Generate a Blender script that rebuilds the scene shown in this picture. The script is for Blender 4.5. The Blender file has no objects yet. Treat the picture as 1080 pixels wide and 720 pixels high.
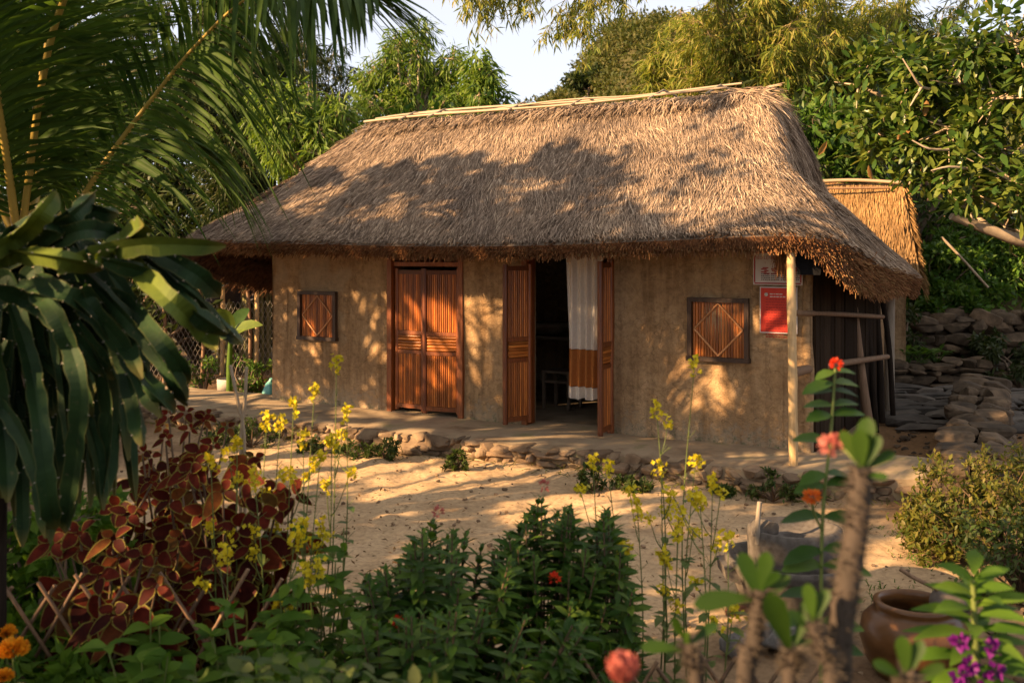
import bpy, math, random
import numpy as np
from mathutils import Vector
rng = np.random.default_rng(11)
random.seed(5)
SC = bpy.context.scene
COL = SC.collection
F, HY, CX, CAMZ = 1050.0, 268.0, 540.0, 2.12
A3 = lambda *p: np.array(p, float)
def pt(px, py, Y):                       # where a ray at depth Y meets the place
    return A3((px-CX)/F*Y, Y, CAMZ-(py-HY)/F*Y)
def unit(v):
    v = np.asarray(v, float)
    return v/np.maximum(np.linalg.norm(v, axis=-1, keepdims=True), 1e-9)
def rdir(n): return unit(rng.normal(size=(n, 3)))
def U(a, b, n=None): return rng.uniform(a, b, n)

# ------------------------------------------------------------------ mesh collector
class MB:
    def __init__(s): s.c = []; s.n = 0
    def add(s, V, Fc, m=0, uv=None, smooth=False):
        V = np.asarray(V, float).reshape(-1, 3); Fc = np.asarray(Fc, np.int64)
        if len(Fc) == 0: return s
        s.c.append((V, Fc+s.n, m, uv, smooth)); s.n += len(V); return s
    def build(s, name, mats, parent=None, org=(0, 0, 0)):
        V = np.concatenate([c[0] for c in s.c])-np.asarray(org, float)
        loops = np.concatenate([c[1].ravel() for c in s.c])
        tot = np.concatenate([np.full(len(c[1]), c[1].shape[1]) for c in s.c])
        mi = np.concatenate([np.full(len(c[1]), c[2]) for c in s.c])
        sm = np.concatenate([np.full(len(c[1]), c[4]) for c in s.c])
        st = np.concatenate([[0], np.cumsum(tot)[:-1]])
        me = bpy.data.meshes.new(name)
        me.vertices.add(len(V)); me.vertices.foreach_set('co', V.astype(np.float32).ravel())
        me.loops.add(len(loops)); me.loops.foreach_set('vertex_index', loops.astype(np.int32))
        me.polygons.add(len(tot)); me.polygons.foreach_set('loop_start', st.astype(np.int32))
        me.polygons.foreach_set('material_index', mi.astype(np.int32))
        if any(c[3] is not None for c in s.c):
            uv = np.concatenate([c[3] if c[3] is not None else np.zeros((len(c[0]), 2)) for c in s.c])
            l = me.uv_layers.new(name='UVMap'); l.data.foreach_set('uv', uv[loops].astype(np.float32).ravel())
        me.update(calc_edges=True)
        me.polygons.foreach_set('use_smooth', sm.astype(bool))
        for m in (mats if isinstance(mats, (list, tuple)) else [mats]): me.materials.append(m)
        o = bpy.data.objects.new(name, me); COL.objects.link(o)
        if parent is not None: o.parent = parent
        return o
    # -------- shapes
    def box(s, c, d, rz=0.0, m=0, R=None):
        sx, sy, sz = np.asarray(d)/2
        V = np.array([[x, y, z] for x in (-sx, sx) for y in (-sy, sy) for z in (-sz, sz)])
        if R is None:
            ca, sa = math.cos(rz), math.sin(rz); R = np.array([[ca, -sa, 0], [sa, ca, 0], [0, 0, 1]])
        V = V@np.asarray(R).T+np.asarray(c, float)
        return s.add(V, [[0, 1, 3, 2], [4, 6, 7, 5], [0, 4, 5, 1], [2, 3, 7, 6], [0, 2, 6, 4], [1, 5, 7, 3]], m)
    def tube(s, path, r, n=8, m=0, cap=True):
        p = np.asarray(path, float); K = len(p); r = np.broadcast_to(np.asarray(r, float), (K,))
        t = unit(np.gradient(p, axis=0)); a = np.array([0, 0, 1.]) if abs(t[0, 2]) < .9 else np.array([1., 0, 0])
        u = unit(np.cross(t[0], a)); us = []
        for k in range(K):
            u = unit(u-t[k]*np.dot(u, t[k])); us.append(u)
        us = np.array(us); vs = np.cross(t, us); an = np.arange(n)/n*2*math.pi
        V = p[:, None]+r[:, None, None]*(us[:, None]*np.cos(an)[None, :, None]+vs[:, None]*np.sin(an)[None, :, None])
        i = np.arange(K-1)[:, None]*n; j = np.arange(n)[None]; j2 = (j+1) % n
        Fc = np.stack([i+j, i+j2, i+n+j2, i+n+j], -1).reshape(-1, 4)
        s.add(V, Fc, m, smooth=True)
        if cap:
            V2 = np.concatenate([V[0], p[:1], V[-1], p[-1:]]); jj = np.arange(n); j3 = (jj+1) % n
            s.add(V2, np.concatenate([np.stack([j3, jj, np.full(n, n)], 1), np.stack([jj+n+1, j3+n+1, np.full(n, 2*n+1)], 1)]), m)
        return s
    def segs(s, A, B, ra, rb, n=4, m=0):
        A = np.asarray(A, float).reshape(-1, 3); B = np.asarray(B, float).reshape(-1, 3); M = len(A)
        ra = np.broadcast_to(ra, (M,)); rb = np.broadcast_to(rb, (M,))
        t = unit(B-A); a = np.where(np.abs(t[:, 2:]) < .9, np.array([[0, 0, 1.]]), np.array([[1., 0, 0]]))
        u = unit(np.cross(t, a)); v = np.cross(t, u); an = np.arange(n)/n*2*math.pi
        ring = u[:, None]*np.cos(an)[None, :, None]+v[:, None]*np.sin(an)[None, :, None]
        V = np.concatenate([A[:, None]+ring*ra[:, None, None], B[:, None]+ring*rb[:, None, None]], 1)
        j = np.arange(n); j2 = (j+1) % n; f = np.stack([j, j2, j2+n, j+n], 1)
        return s.add(V, (np.arange(M)[:, None, None]*2*n+f[None]).reshape(-1, 4), m, smooth=True)
    def leaves(s, P, D, N, L, W, ts=(0, .35, .7, 1), prof=(.12, 1, .8, .03), fold=.2, droop=.2, m=0, uv=False):
        P = np.asarray(P, float).reshape(-1, 3); M = len(P)
        if M == 0: return s
        D = unit(np.broadcast_to(D, (M, 3))); N = np.broadcast_to(N, (M, 3))
        B = unit(np.cross(D, N)); N = np.cross(B, D)
        L = np.broadcast_to(L, (M,))[:, None]; W = np.broadcast_to(W, (M,))[:, None]/2
        dr = np.broadcast_to(droop, (M,))[:, None]
        rows = []; uvs = []
        for t, w in zip(ts, prof):
            c = P+D*L*t; c = c-np.array([0, 0, 1.])*dr*L*t*t
            rows += [c-B*W*w+N*fold*W*w, c, c+B*W*w+N*fold*W*w]; uvs += [[0, t], [.5, t], [1, t]]
        V = np.stack(rows, 1); R = len(ts); f = []
        for k in range(R-1):
            a = 3*k; f += [[a, a+1, a+4, a+3], [a+1, a+2, a+5, a+4]]
        Fc = (np.arange(M)[:, None, None]*3*R+np.array(f)[None]).reshape(-1, 4)
        return s.add(V, Fc, m, uv=np.tile(np.array(uvs), (M, 1)) if uv else None, smooth=True)
    def flakes(s, P, D, N, L, W, m=0, fold=.25, droop=.0):   # folded four-corner leaves for far foliage
        P = np.asarray(P, float).reshape(-1, 3); M = len(P)
        if M == 0: return s
        D = unit(np.broadcast_to(D, (M, 3))); N = np.broadcast_to(N, (M, 3)); B = unit(np.cross(D, N)); N = np.cross(B, D)
        L = np.broadcast_to(L, (M,))[:, None]; W = np.broadcast_to(W, (M,))[:, None]/2
        mid = P+D*L*.42; tip = P+D*L-np.array([0, 0, 1.])*droop*L
        V = np.stack([P, mid-B*W+N*fold*W, tip, mid+B*W+N*fold*W], 1)
        return s.add(V, (np.arange(M)[:, None, None]*4+np.array([[0, 2, 1], [0, 3, 2]])[None]).reshape(-1, 3), m)
    def stones(s, C, dims, rz=0.0, jit=.12, m=0, p=5.0, k=4):
        C = np.asarray(C, float).reshape(-1, 3); M = len(C); dims = np.broadcast_to(dims, (M, 3)); rz = np.broadcast_to(rz, (M,))
        g = np.linspace(-1, 1, k); idx = {}; vs = []; fs = []
        def vid(q):
            q = tuple(np.round(q, 4))
            if q not in idx: idx[q] = len(vs); vs.append(q)
            return idx[q]
        for ax in range(3):
            for sg in (-1, 1):
                for i in range(k-1):
                    for j in range(k-1):
                        q = []
                        for (a, b) in ((i, j), (i+1, j), (i+1, j+1), (i, j+1)):
                            v = [0, 0, 0]; v[ax] = sg; v[(ax+1) % 3] = g[a]; v[(ax+2) % 3] = g[b]; q.append(vid(v))
                        fs.append(q if sg > 0 else q[::-1])
        b = np.array(vs); b = b/(np.sum(np.abs(b)**p, 1)**(1/p))[:, None]
        V = b[None]*(1+rng.normal(0, jit, (M, len(b), 1)))+rng.normal(0, jit*.5, (M, len(b), 3))
        for _ in range(9):                       # knock flat facets off each stone
            q = rdir(M); e_ = np.maximum(np.einsum('mvk,mk->mv', V, q)-U(.5, .96, M)[:, None], 0); V = V-e_[..., None]*q[:, None]*.92
        V = V*dims[:, None]/2*1.12
        ca, sa = np.cos(rz)[:, None], np.sin(rz)[:, None]
        V = np.stack([V[..., 0]*ca-V[..., 1]*sa, V[..., 0]*sa+V[..., 1]*ca, V[..., 2]], -1)+C[:, None]
        return s.add(V, (np.arange(M)[:, None, None]*len(b)+np.array(fs)[None]).reshape(-1, 4), m, smooth=k > 7)
    def lathe(s, prof, c, n=36, m=0, jit=0.0, sx=1.0, sy=1.0):
        pr = np.array(prof, float); K = len(pr); an = np.arange(n)/n*2*math.pi
        r = pr[:, 0][:, None]*(1+(jit*(np.sin(3*an+1)+.6*np.sin(5*an+2)))[None])
        V = np.stack([r*np.cos(an)*sx, r*np.sin(an)*sy, np.broadcast_to(pr[:, 1][:, None], r.shape)], -1)+np.asarray(c, float)
        i = np.arange(K-1)[:, None]*n; j = np.arange(n)[None]; j2 = (j+1) % n
        return s.add(V, np.stack([i+j, i+j2, i+n+j2, i+n+j], -1).reshape(-1, 4), m, smooth=True)
    def grid(s, V, m=0, uv=None, smooth=True, flip=False, keep=None):
        a, b = V.shape[:2]; i = np.arange(a-1)[:, None]*b; j = np.arange(b-1)[None]
        Fc = np.stack([i+j, i+j+1, i+b+j+1, i+b+j], -1)
        if flip: Fc = Fc[..., ::-1]
        Fc = Fc.reshape(-1, 4)
        if keep is not None: Fc = Fc[keep.ravel()]
        return s.add(V.reshape(-1, 3), Fc, m, uv=uv, smooth=smooth)

ORG = {}
def tag(o, label=None, cat=None, group=None, kind=None):
    for k, v in (('label', label), ('category', cat), ('group', group), ('kind', kind)):
        if v: o[k] = v
    return o
def thing(name, label, cat, base, group=None):
    o = bpy.data.objects.new(name, None); COL.objects.link(o); o.location = tuple(base); o.empty_display_size = .2
    ORG[o.name] = np.asarray(base, float); return tag(o, label, cat, group)
def part(mb, name, mats, root, label=None):
    if not mb.c: return None
    o = mb.build(name, mats, root, ORG[root.name]); ORG[o.name] = ORG[root.name]
    if label: o['label'] = label
    return o
def single(mb, name, mats, base, label, cat, group=None):
    o = mb.build(name, mats, None, base); o.location = tuple(base); return tag(o, label, cat, group)
def spline(pts, n=24):
    p = np.asarray(pts, float); k = len(p); e = np.concatenate([[2*p[0]-p[1]], p, [2*p[-1]-p[-2]]])
    out = []
    for t in np.linspace(0, k-1-1e-9, n):
        i = int(t); f = t-i; a, b, c, d = e[i], e[i+1], e[i+2], e[i+3]
        out.append(.5*((2*b)+(c-a)*f+(2*a-5*b+4*c-d)*f*f+(3*b-a-3*c+d)*f**3))
    return np.array(out)
def vnoise(x, y, seed=0):                # smooth value noise
    r = np.random.default_rng(seed).uniform(-1, 1, (64, 64))
    x = np.asarray(x, float); y = np.asarray(y, float); xi = np.floor(x).astype(int); yi = np.floor(y).astype(int)
    fx = x-xi; fy = y-yi; fx = fx*fx*(3-2*fx); fy = fy*fy*(3-2*fy); g = lambda a, b: r[a % 64, b % 64]
    return (g(xi, yi)*(1-fx)+g(xi+1, yi)*fx)*(1-fy)+(g(xi, yi+1)*(1-fx)+g(xi+1, yi+1)*fx)*fy

# ------------------------------------------------------------------ materials
def nmat(name):
    m = bpy.data.materials.new(name); m.use_nodes = True; nt = m.node_tree
    b = nt.nodes['Principled BSDF']; return m, nt, b
def node(nt, t, **kw):
    n = nt.nodes.new(t)
    for k, v in kw.items(): setattr(n, k, v)
    return n
def ramp(nt, fac, cols):
    r = node(nt, 'ShaderNodeValToRGB'); e = r.color_ramp.elements
    while len(e) < len(cols): e.new(.5)
    for i, (p, c) in enumerate(cols): e[i].position = p; e[i].color = (*c, 1)
    nt.links.new(fac, r.inputs[0]); return r.outputs[0]
def even(cols): return [(i/(len(cols)-1), c) for i, c in enumerate(cols)]
def coord(nt, scale=(1, 1, 1), out='Object'):
    tc = node(nt, 'ShaderNodeTexCoord'); mp = node(nt, 'ShaderNodeMapping'); mp.inputs['Scale'].default_value = scale
    nt.links.new(tc.outputs[out], mp.inputs[0]); return mp.outputs[0]
def noise(nt, vec, scale, detail=5, rough=.6, dist=0.0):
    n = node(nt, 'ShaderNodeTexNoise'); n.inputs['Scale'].default_value = scale; n.inputs['Detail'].default_value = detail
    n.inputs['Roughness'].default_value = rough; n.inputs['Distortion'].default_value = dist
    nt.links.new(vec, n.inputs['Vector']); return n.outputs[0]
def mix(nt, fac, a, b, mode='MIX'):
    n = node(nt, 'ShaderNodeMix', data_type='RGBA', blend_type=mode)
    for sock, v in ((n.inputs[0], fac), (n.inputs[6], a), (n.inputs[7], b)):
        if isinstance(v, (int, float)): sock.default_value = v
        elif isinstance(v, tuple): sock.default_value = (*v, 1)
        else: nt.links.new(v, sock)
    return n.outputs[2]
def bump(nt, b, h, strength=.5, dist=.02):
    n = node(nt, 'ShaderNodeBump'); n.inputs['Strength'].default_value = strength; n.inputs['Distance'].default_value = dist
    nt.links.new(h, n.inputs['Height']); nt.links.new(n.outputs[0], b.inputs['Normal'])
def solid(name, cols, scale=6, rough=.7, bs=.4, bd=.01, stretch=(1, 1, 1), spec=.3, isl=False, detail=6):
    m, nt, b = nmat(name); v = coord(nt, stretch); n = noise(nt, v, scale, detail)
    c = ramp(nt, n, [(.3+.4*p, q) for p, q in even(cols)])
    if isl:
        g = node(nt, 'ShaderNodeNewGeometry'); k = ramp(nt, g.outputs['Random Per Island'], [(0, (.6, .6, .6)), (1, (1.25, 1.2, 1.15))])
        c = mix(nt, 1.0, c, k, 'MULTIPLY')
    nt.links.new(c, b.inputs['Base Color']); b.inputs['Roughness'].default_value = rough
    b.inputs['Specular IOR Level'].default_value = spec
    if bs: bump(nt, b, n, bs, bd)
    return m
def leafmat(name, cols, rough=.45, tr=.35, spec=.4, tint=(1.3, 1.35, .6)):
    m, nt, b = nmat(name); g = node(nt, 'ShaderNodeNewGeometry')
    c = ramp(nt, g.outputs['Random Per Island'], even(cols))
    nz = noise(nt, coord(nt), 9, 3); c = mix(nt, .5, c, mix(nt, 1.0, c, ramp(nt, nz, [(.3, (.55, .6, .6)), (.7, (1.3, 1.25, 1.1))]), 'MULTIPLY'))
    nt.links.new(c, b.inputs['Base Color']); b.inputs['Roughness'].default_value = rough; b.inputs['Specular IOR Level'].default_value = spec*.55
    t = node(nt, 'ShaderNodeBsdfTranslucent'); nt.links.new(mix(nt, 1.0, c, tint, 'MULTIPLY'), t.inputs[0])
    x = node(nt, 'ShaderNodeMixShader'); x.inputs[0].default_value = tr
    nt.links.new(b.outputs[0], x.inputs[1]); nt.links.new(t.outputs[0], x.inputs[2]); nt.links.new(x.outputs[0], nt.nodes['Material Output'].inputs[0])
    return m
def strawmat(name, cols, rough=.85, streak=True):
    m, nt, b = nmat(name); g = node(nt, 'ShaderNodeNewGeometry')
    c = ramp(nt, g.outputs['Random Per Island'], even(cols))
    nz = noise(nt, coord(nt), 1.1, 5, .65); c = mix(nt, 1.0, c, ramp(nt, nz, [(.32, (.62, .6, .6)), (.68, (1.25, 1.2, 1.1))]), 'MULTIPLY')
    nt.links.new(c, b.inputs['Base Color']); b.inputs['Roughness'].default_value = rough; b.inputs['Specular IOR Level'].default_value = .2
    return m
def woodmat(name, cols, rough=.4, axis=2, sc=4.0, spec=.5):
    st = [14, 14, 14]; st[axis] = 1.2
    m, nt, b = nmat(name); v = coord(nt, tuple(st)); n = noise(nt, v, sc, 6, .6, .4)
    c = ramp(nt, n, [(.28+.44*p, q) for p, q in even(cols)])
    g = node(nt, 'ShaderNodeNewGeometry'); c = mix(nt, 1.0, c, ramp(nt, g.outputs['Random Per Island'], [(0, (.5, .45, .42)), (1, (1.35, 1.3, 1.25))]), 'MULTIPLY')
    nt.links.new(c, b.inputs['Base Color']); b.inputs['Roughness'].default_value = rough; b.inputs['Specular IOR Level'].default_value = spec
    bump(nt, b, n, .35, .004); return m
# ------------------------------------------------------------------ light, sky, camera
AZ, EL = math.radians(207), math.radians(24)
SUN = A3(math.cos(AZ)*math.cos(EL), math.sin(AZ)*math.cos(EL), math.sin(EL))
W = bpy.data.worlds.new('World'); SC.world = W; W.use_nodes = True
nt = W.node_tree; bg = nt.nodes['Background']; sky = nt.nodes.new('ShaderNodeTexSky')
sky.sky_type = 'NISHITA'; sky.sun_disc = False; sky.sun_elevation = EL; sky.sun_rotation = math.atan2(SUN[0], SUN[1])
sky.air_density = 1.0; sky.dust_density = 1.5; sky.ozone_density = 1.0
tcw = nt.nodes.new('ShaderNodeTexCoord'); spw = nt.nodes.new('ShaderNodeSeparateXYZ'); nt.links.new(tcw.outputs['Generated'], spw.inputs[0])
hz = nt.nodes.new('ShaderNodeValToRGB'); nt.links.new(spw.outputs[2], hz.inputs[0]); hz.color_ramp.elements[0].position = .05; hz.color_ramp.elements[1].position = .6
hz.color_ramp.elements[0].color = (3.0, 3.05, 3.5, 1); hz.color_ramp.elements[1].color = (2.75, 2.42, 2.1, 1)      # thin evening overcast
mxw = nt.nodes.new('ShaderNodeMix'); mxw.data_type = 'RGBA'; mxw.inputs[0].default_value = .80
nt.links.new(sky.outputs[0], mxw.inputs[6]); nt.links.new(hz.outputs[0], mxw.inputs[7]); nt.links.new(mxw.outputs[2], bg.inputs[0]); bg.inputs[1].default_value = 0.098
sl = bpy.data.lights.new('sun', 'SUN'); sl.energy = 5.0; sl.angle = math.radians(.5); sl.color = (1, .64, .33)
so = bpy.data.objects.new('sun', sl); COL.objects.link(so); so.rotation_euler = Vector(SUN).to_track_quat('Z', 'Y').to_euler(); so.location = SUN*40
cd = bpy.data.cameras.new('camera'); cam = bpy.data.objects.new('camera', cd); COL.objects.link(cam)
cam.location = (0, 0, CAMZ); cam.rotation_euler = (math.radians(90), 0, 0)
cd.lens = 35; cd.sensor_width = 36; cd.shift_y = -92/1080; cd.clip_end = 500; cd.clip_start = .05
cd.dof.use_dof = True; cd.dof.focus_distance = 10.2; cd.dof.aperture_fstop = 3.0
SC.camera = cam
SC.view_settings.view_transform = 'Standard'; SC.view_settings.look = 'None'; SC.view_settings.exposure = 1.8; SC.view_settings.gamma = 1
SC.view_settings.use_curve_mapping = False
SC.render.engine = 'CYCLES'
try:
    SC.cycles.max_bounces = 7; SC.cycles.transparent_max_bounces = 8; SC.cycles.use_denoising = True
    SC.cycles.diffuse_bounces = 3; SC.cycles.glossy_bounces = 2; SC.cycles.transmission_bounces = 3
except Exception: pass

# ------------------------------------------------------------------ materials
M = {}
M['mud'] = None
def mudwall():
    m, nt, b = nmat('mud_plaster'); v = coord(nt)
    n1 = noise(nt, v, 1.6, 6, .6); n2 = noise(nt, v, 14, 7, .7); n3 = noise(nt, v, 60, 4, .6)
    c = ramp(nt, n1, [(.3, (.27, .17, .09)), (.5, (.38, .255, .14)), (.7, (.46, .325, .19))])
    c = mix(nt, 1.0, c, ramp(nt, n2, [(.3, (.66, .64, .62)), (.6, (1.1, 1.08, 1.05))]), 'MULTIPLY')
    sp = node(nt, 'ShaderNodeSeparateXYZ'); nt.links.new(v, sp.inputs[0])
    ad = node(nt, 'ShaderNodeMath', operation='MULTIPLY_ADD'); nt.links.new(n2, ad.inputs[0]); ad.inputs[1].default_value = 1.1; nt.links.new(sp.outputs[2], ad.inputs[2])
    pale = ramp(nt, ad.outputs[0], [(.66, (.7, .7, .7)), (1.0, (0, 0, 0))])
    c = mix(nt, pale, c, (.40, .35, .27))
    moss = ramp(nt, ad.outputs[0], [(.66, (.75, .75, .75)), (.8, (0, 0, 0))]); c = mix(nt, moss, c, (.12, .12, .045))
    cr = node(nt, 'ShaderNodeTexVoronoi', feature='DISTANCE_TO_EDGE'); cr.inputs['Scale'].default_value = 3.2
    dv = node(nt, 'ShaderNodeVectorMath', operation='MULTIPLY_ADD'); 
    nn = node(nt, 'ShaderNodeTexNoise'); nn.inputs['Scale'].default_value = 5; nt.links.new(v, nn.inputs['Vector'])
    nt.links.new(nn.outputs['Color'], dv.inputs[0]); dv.inputs[1].default_value = (.3, .3, .3); nt.links.new(v, dv.inputs[2]); nt.links.new(dv.outputs[0], cr.inputs['Vector'])
    ck = ramp(nt, cr.outputs['Distance'], [(0, (.45, .43, .4)), (.014, (1, 1, 1))]); c = mix(nt, .6, c, mix(nt, 1.0, c, ck, 'MULTIPLY'))
    fl = noise(nt, coord(nt, (9, 9, 40)), 9, 2); c = mix(nt, .55, c, mix(nt, 1.0, c, ramp(nt, fl, [(.62, (1, 1, 1)), (.70, (1.5, 1.42, 1.25))]), 'MULTIPLY'))
    rn = noise(nt, coord(nt, (3.5, 3.5, .35)), 2.2, 5); c = mix(nt, .7, c, mix(nt, 1.0, c, ramp(nt, rn, [(.36, (.62, .58, .54)), (.5, (1, 1, 1)), (.66, (1.16, 1.15, 1.12))]), 'MULTIPLY'))
    pa = noise(nt, v, .9, 3); c = mix(nt, ramp(nt, pa, [(.58, (0, 0, 0)), (.62, (.35, .35, .35))]), c, (.42, .34, .23))
    nt.links.new(c, b.inputs['Base Color']); b.inputs['Roughness'].default_value = .93; b.inputs['Specular IOR Level'].default_value = .15
    a2 = node(nt, 'ShaderNodeMath', operation='MULTIPLY_ADD'); nt.links.new(n3, a2.inputs[0]); a2.inputs[1].default_value = .35; nt.links.new(n2, a2.inputs[2])
    bump(nt, b, a2.outputs[0], 1.0, .035); return m
M['mud'] = mudwall()
M['straw'] = strawmat('weathered_thatch', [(.075, .055, .041), (.20, .15, .112), (.33, .255, .195), (.255, .185, .132), (.42, .325, .245), (.55, .45, .345)])
M['straw_base'] = solid('thatch_layer', [(.07, .05, .035), (.19, .14, .10), (.26, .19, .13)], 9, .95, .8, .03)
M['straw_cut'] = strawmat('cut_thatch_ends', [(.10, .045, .02), (.22, .10, .04), (.30, .15, .065), (.16, .07, .03)])
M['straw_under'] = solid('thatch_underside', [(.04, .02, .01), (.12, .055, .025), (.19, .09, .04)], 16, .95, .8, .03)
M['straw_gold'] = strawmat('golden_thatch', [(0.172, 0.098, 0.039), (0.281, 0.172, 0.074), (0.359, 0.234, 0.109), (0.234, 0.133, 0.055)])
M['slat'] = woodmat('varnished_bamboo', [(.20, .055, .011), (.38, .12, .02), (.54, .20, .038)], .36)
M['slat_h'] = woodmat('varnished_bamboo_crosswise', [(.22, .065, .014), (.40, .135, .025), (.56, .22, .05)], .36, 0)
M['frame'] = woodmat('dark_varnished_timber', [(0.115, 0.032, 0.010), (0.218, 0.063, 0.015), (0.310, 0.098, 0.022)], .4)
M['strip'] = woodmat('bare_wood_strip', [(0.375, 0.175, 0.069), (0.525, 0.263, 0.112)], .5)
M['frame_dark'] = woodmat('old_dark_timber', [(0.019, 0.010, 0.006), (0.044, 0.022, 0.011), (0.066, 0.033, 0.017)], .6)
M['bamboo_post'] = woodmat('dry_bamboo_pole', [(.36, .25, .12), (.50, .36, .18), (.56, .42, .24)], .45)
M['bamboo_pale'] = woodmat('pale_bamboo', [(0.242, 0.190, 0.126), (0.317, 0.254, 0.173)], .5, 0)
M['pole_brown'] = woodmat('weathered_pole', [(.10, .06, .035), (.18, .11, .06), (.24, .15, .09)], .75)
M['pole_black'] = woodmat('dark_pole', [(.012, .009, .007), (.03, .022, .016)], .9, 2, 4.0, .1)
M['pole_grey'] = woodmat('grey_timber', [(0.160, 0.136, 0.104), (0.256, 0.224, 0.176), (0.304, 0.264, 0.208)], .85)
M['concrete'] = solid('plinth_earth', [(.17, .12, .07), (.27, .20, .125), (.34, .26, .165), (.22, .19, .09)], 3.0, .92, .5, .02)
M['plinthstone'] = solid('plinth_stone', [(0.125, 0.086, 0.055), (0.211, 0.148, 0.094), (0.281, 0.211, 0.133)], 7, .92, .7, .02, isl=True)
M['wallstone'] = solid('field_stone', [(0.041, 0.030, 0.020), (0.094, 0.068, 0.043), (0.159, 0.115, 0.074)], 6, .92, .8, .02, isl=True)
M['paving'] = solid('grey_slab', [(0.050, 0.045, 0.038), (0.094, 0.083, 0.072), (0.137, 0.122, 0.104)], 5, .9, .6, .02, isl=True)
M['granite'] = solid('worn_granite', [(0.055, 0.047, 0.038), (0.094, 0.081, 0.069), (0.117, 0.105, 0.091)], 26, .88, .55, .006, detail=8)
M['rubble'] = solid('grey_rubble', [(.10, .095, .09), (.20, .19, .18), (.30, .285, .27)], 12, .9, .8, .02, isl=True)
M['black'] = solid('black_plastic', [(.006, .006, .007), (.010, .010, .011)], 30, .7, .1, .002, spec=.08)
M['cloth_white'] = solid('cream_cotton', [(.58, .53, .47), (.68, .63, .56)], 40, .9, .2, .002)
M['cloth_brown'] = solid('rust_cotton', [(.33, .12, .03), (.40, .155, .04)], 40, .9, .2, .002)
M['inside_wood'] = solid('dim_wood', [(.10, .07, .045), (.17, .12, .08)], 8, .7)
M['sign_white'] = solid('faded_white_board', [(.50, .45, .42), (.60, .55, .52)], 6, .5, 0)
M['sign_red'] = solid('red_board', [(.50, .030, .016), (.60, .045, .02)], 5, .42, 0)
M['sign_darkred'] = solid('red_print', [(.30, .02, .015), (.34, .025, .02)], 5, .5, 0)
M['ink'] = solid('dark_print', [(.05, .04, .04), (.08, .06, .06)], 5, .6, 0)

# ------------------------------------------------------------------ ground
def smooth(a): a = np.clip(a, 0, 1); return a*a*(3-2*a)
def terrain(x, y):
    x = np.asarray(x, float); y = np.asarray(y, float)
    z = .72*smooth((4.3-y)/2.2)
    z = z+1.0*smooth((y-17.1)/.35)*smooth((x-4.6)/.5)+np.clip(y-17.4, 0, 7)*.34*smooth((x-4.6)/3)
    z = z+.9*smooth((x-4.6-(y-7)*.46)/1.6)*smooth((y-5.5)/1.5)*(1-smooth((y-16.9)/.4))*.35
    z = z+14.5*smooth((y-27)/46)*smooth((x+22)/34)+1.0*vnoise(x*.07+9, y*.07, 3)*smooth((y-28)/20)
    return z
gx = np.unique(np.concatenate([np.linspace(-120, -8, 36), np.arange(-8, -5, .25), np.arange(-5, 6.5, .055), np.arange(6.5, 10, .25), np.linspace(10, 130, 36)]))
gy = np.unique(np.concatenate([np.linspace(-30, 0, 8), np.arange(0, 4.4, .25), np.arange(4.4, 13, .055), np.arange(13, 18.6, .11), np.linspace(18.6, 150, 70)]))
GX, GY = np.meshgrid(gx, gy, indexing='ij'); GZ = terrain(GX, GY)
near = smooth((14-GY)/3)*smooth((GY-3)/1)
GZ = GZ+near*(.022*vnoise(GX*2.3, GY*2.3, 1)+.017*vnoise(GX*5, GY*5, 2)+.011*vnoise(GX*12, GY*12, 4))
g = MB(); g.grid(np.stack([GX, GY, GZ], -1), flip=True)
def groundmat():
    m, nt, b = nmat('ground_soil'); v = coord(nt)
    at = node(nt, 'ShaderNodeAttribute', attribute_name='zone'); sp = node(nt, 'ShaderNodeSeparateColor'); nt.links.new(at.outputs['Color'], sp.inputs[0])
    n1 = noise(nt, v, 1.4, 6); n2 = noise(nt, v, 22, 6, .7); n3 = noise(nt, v, 90, 3)
    sand = ramp(nt, n1, [(.3, (.38, .262, .15)), (.55, (.51, .365, .215)), (.75, (.57, .42, .26))])
    soil = ramp(nt, n1, [(.3, (.10, .062, .034)), (.55, (.17, .105, .058)), (.75, (.22, .14, .08))])
    c = mix(nt, sp.outputs[0], soil, sand); c = mix(nt, sp.outputs[1], c, (.055, .06, .022)); c = mix(nt, sp.outputs[2], c, (.25, .145, .07))
    c = mix(nt, 1.0, c, ramp(nt, n2, [(.3, (.62, .6, .58)), (.55, (1, 1, 1)), (.75, (1.15, 1.14, 1.1))]), 'MULTIPLY')
    nt.links.new(c, b.inputs['Base Color']); b.inputs['Roughness'].default_value = .95; b.inputs['Specular IOR Level'].default_value = .12
    a = node(nt, 'ShaderNodeMath', operation='MULTIPLY_ADD'); nt.links.new(n3, a.inputs[0]); a.inputs[1].default_value = .4; nt.links.new(n2, a.inputs[2])
    bump(nt, b, a.outputs[0], .6, .02); return m
go = g.build('ground', groundmat()); tag(go, 'bare sandy yard and brown soil around the thatched house', None, None, 'structure')
zx = GX+.5*vnoise(GX*.9, GY*.9, 5)+.2*vnoise(GX*3, GY*3, 6); zy = GY+.5*vnoise(GX*.9, GY*.9, 7)+.2*vnoise(GX*3, GY*3, 8)
sand = smooth((zx+4.2)/.9)*smooth((3.1-zx)/.8)*smooth((zy-4.9)/.8)*(1-smooth((zy-13.4)/.6))
green = np.clip(smooth((zy-15)/4)*smooth((zx-3.5)/2)+smooth((4.9-zy)/.8)+smooth((zy-19)/4)*.8, 0, 1)*.85
path = smooth((zx-2.7)/.6)*smooth((zy-5.2)/.8)*(1-smooth((zy-12)/2.5))*(1-smooth((zx-2.2-(zy-5)*.5)/1.2))
zc = np.stack([sand, green, path*.9, np.ones_like(sand)], -1).reshape(-1, 4)
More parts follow.
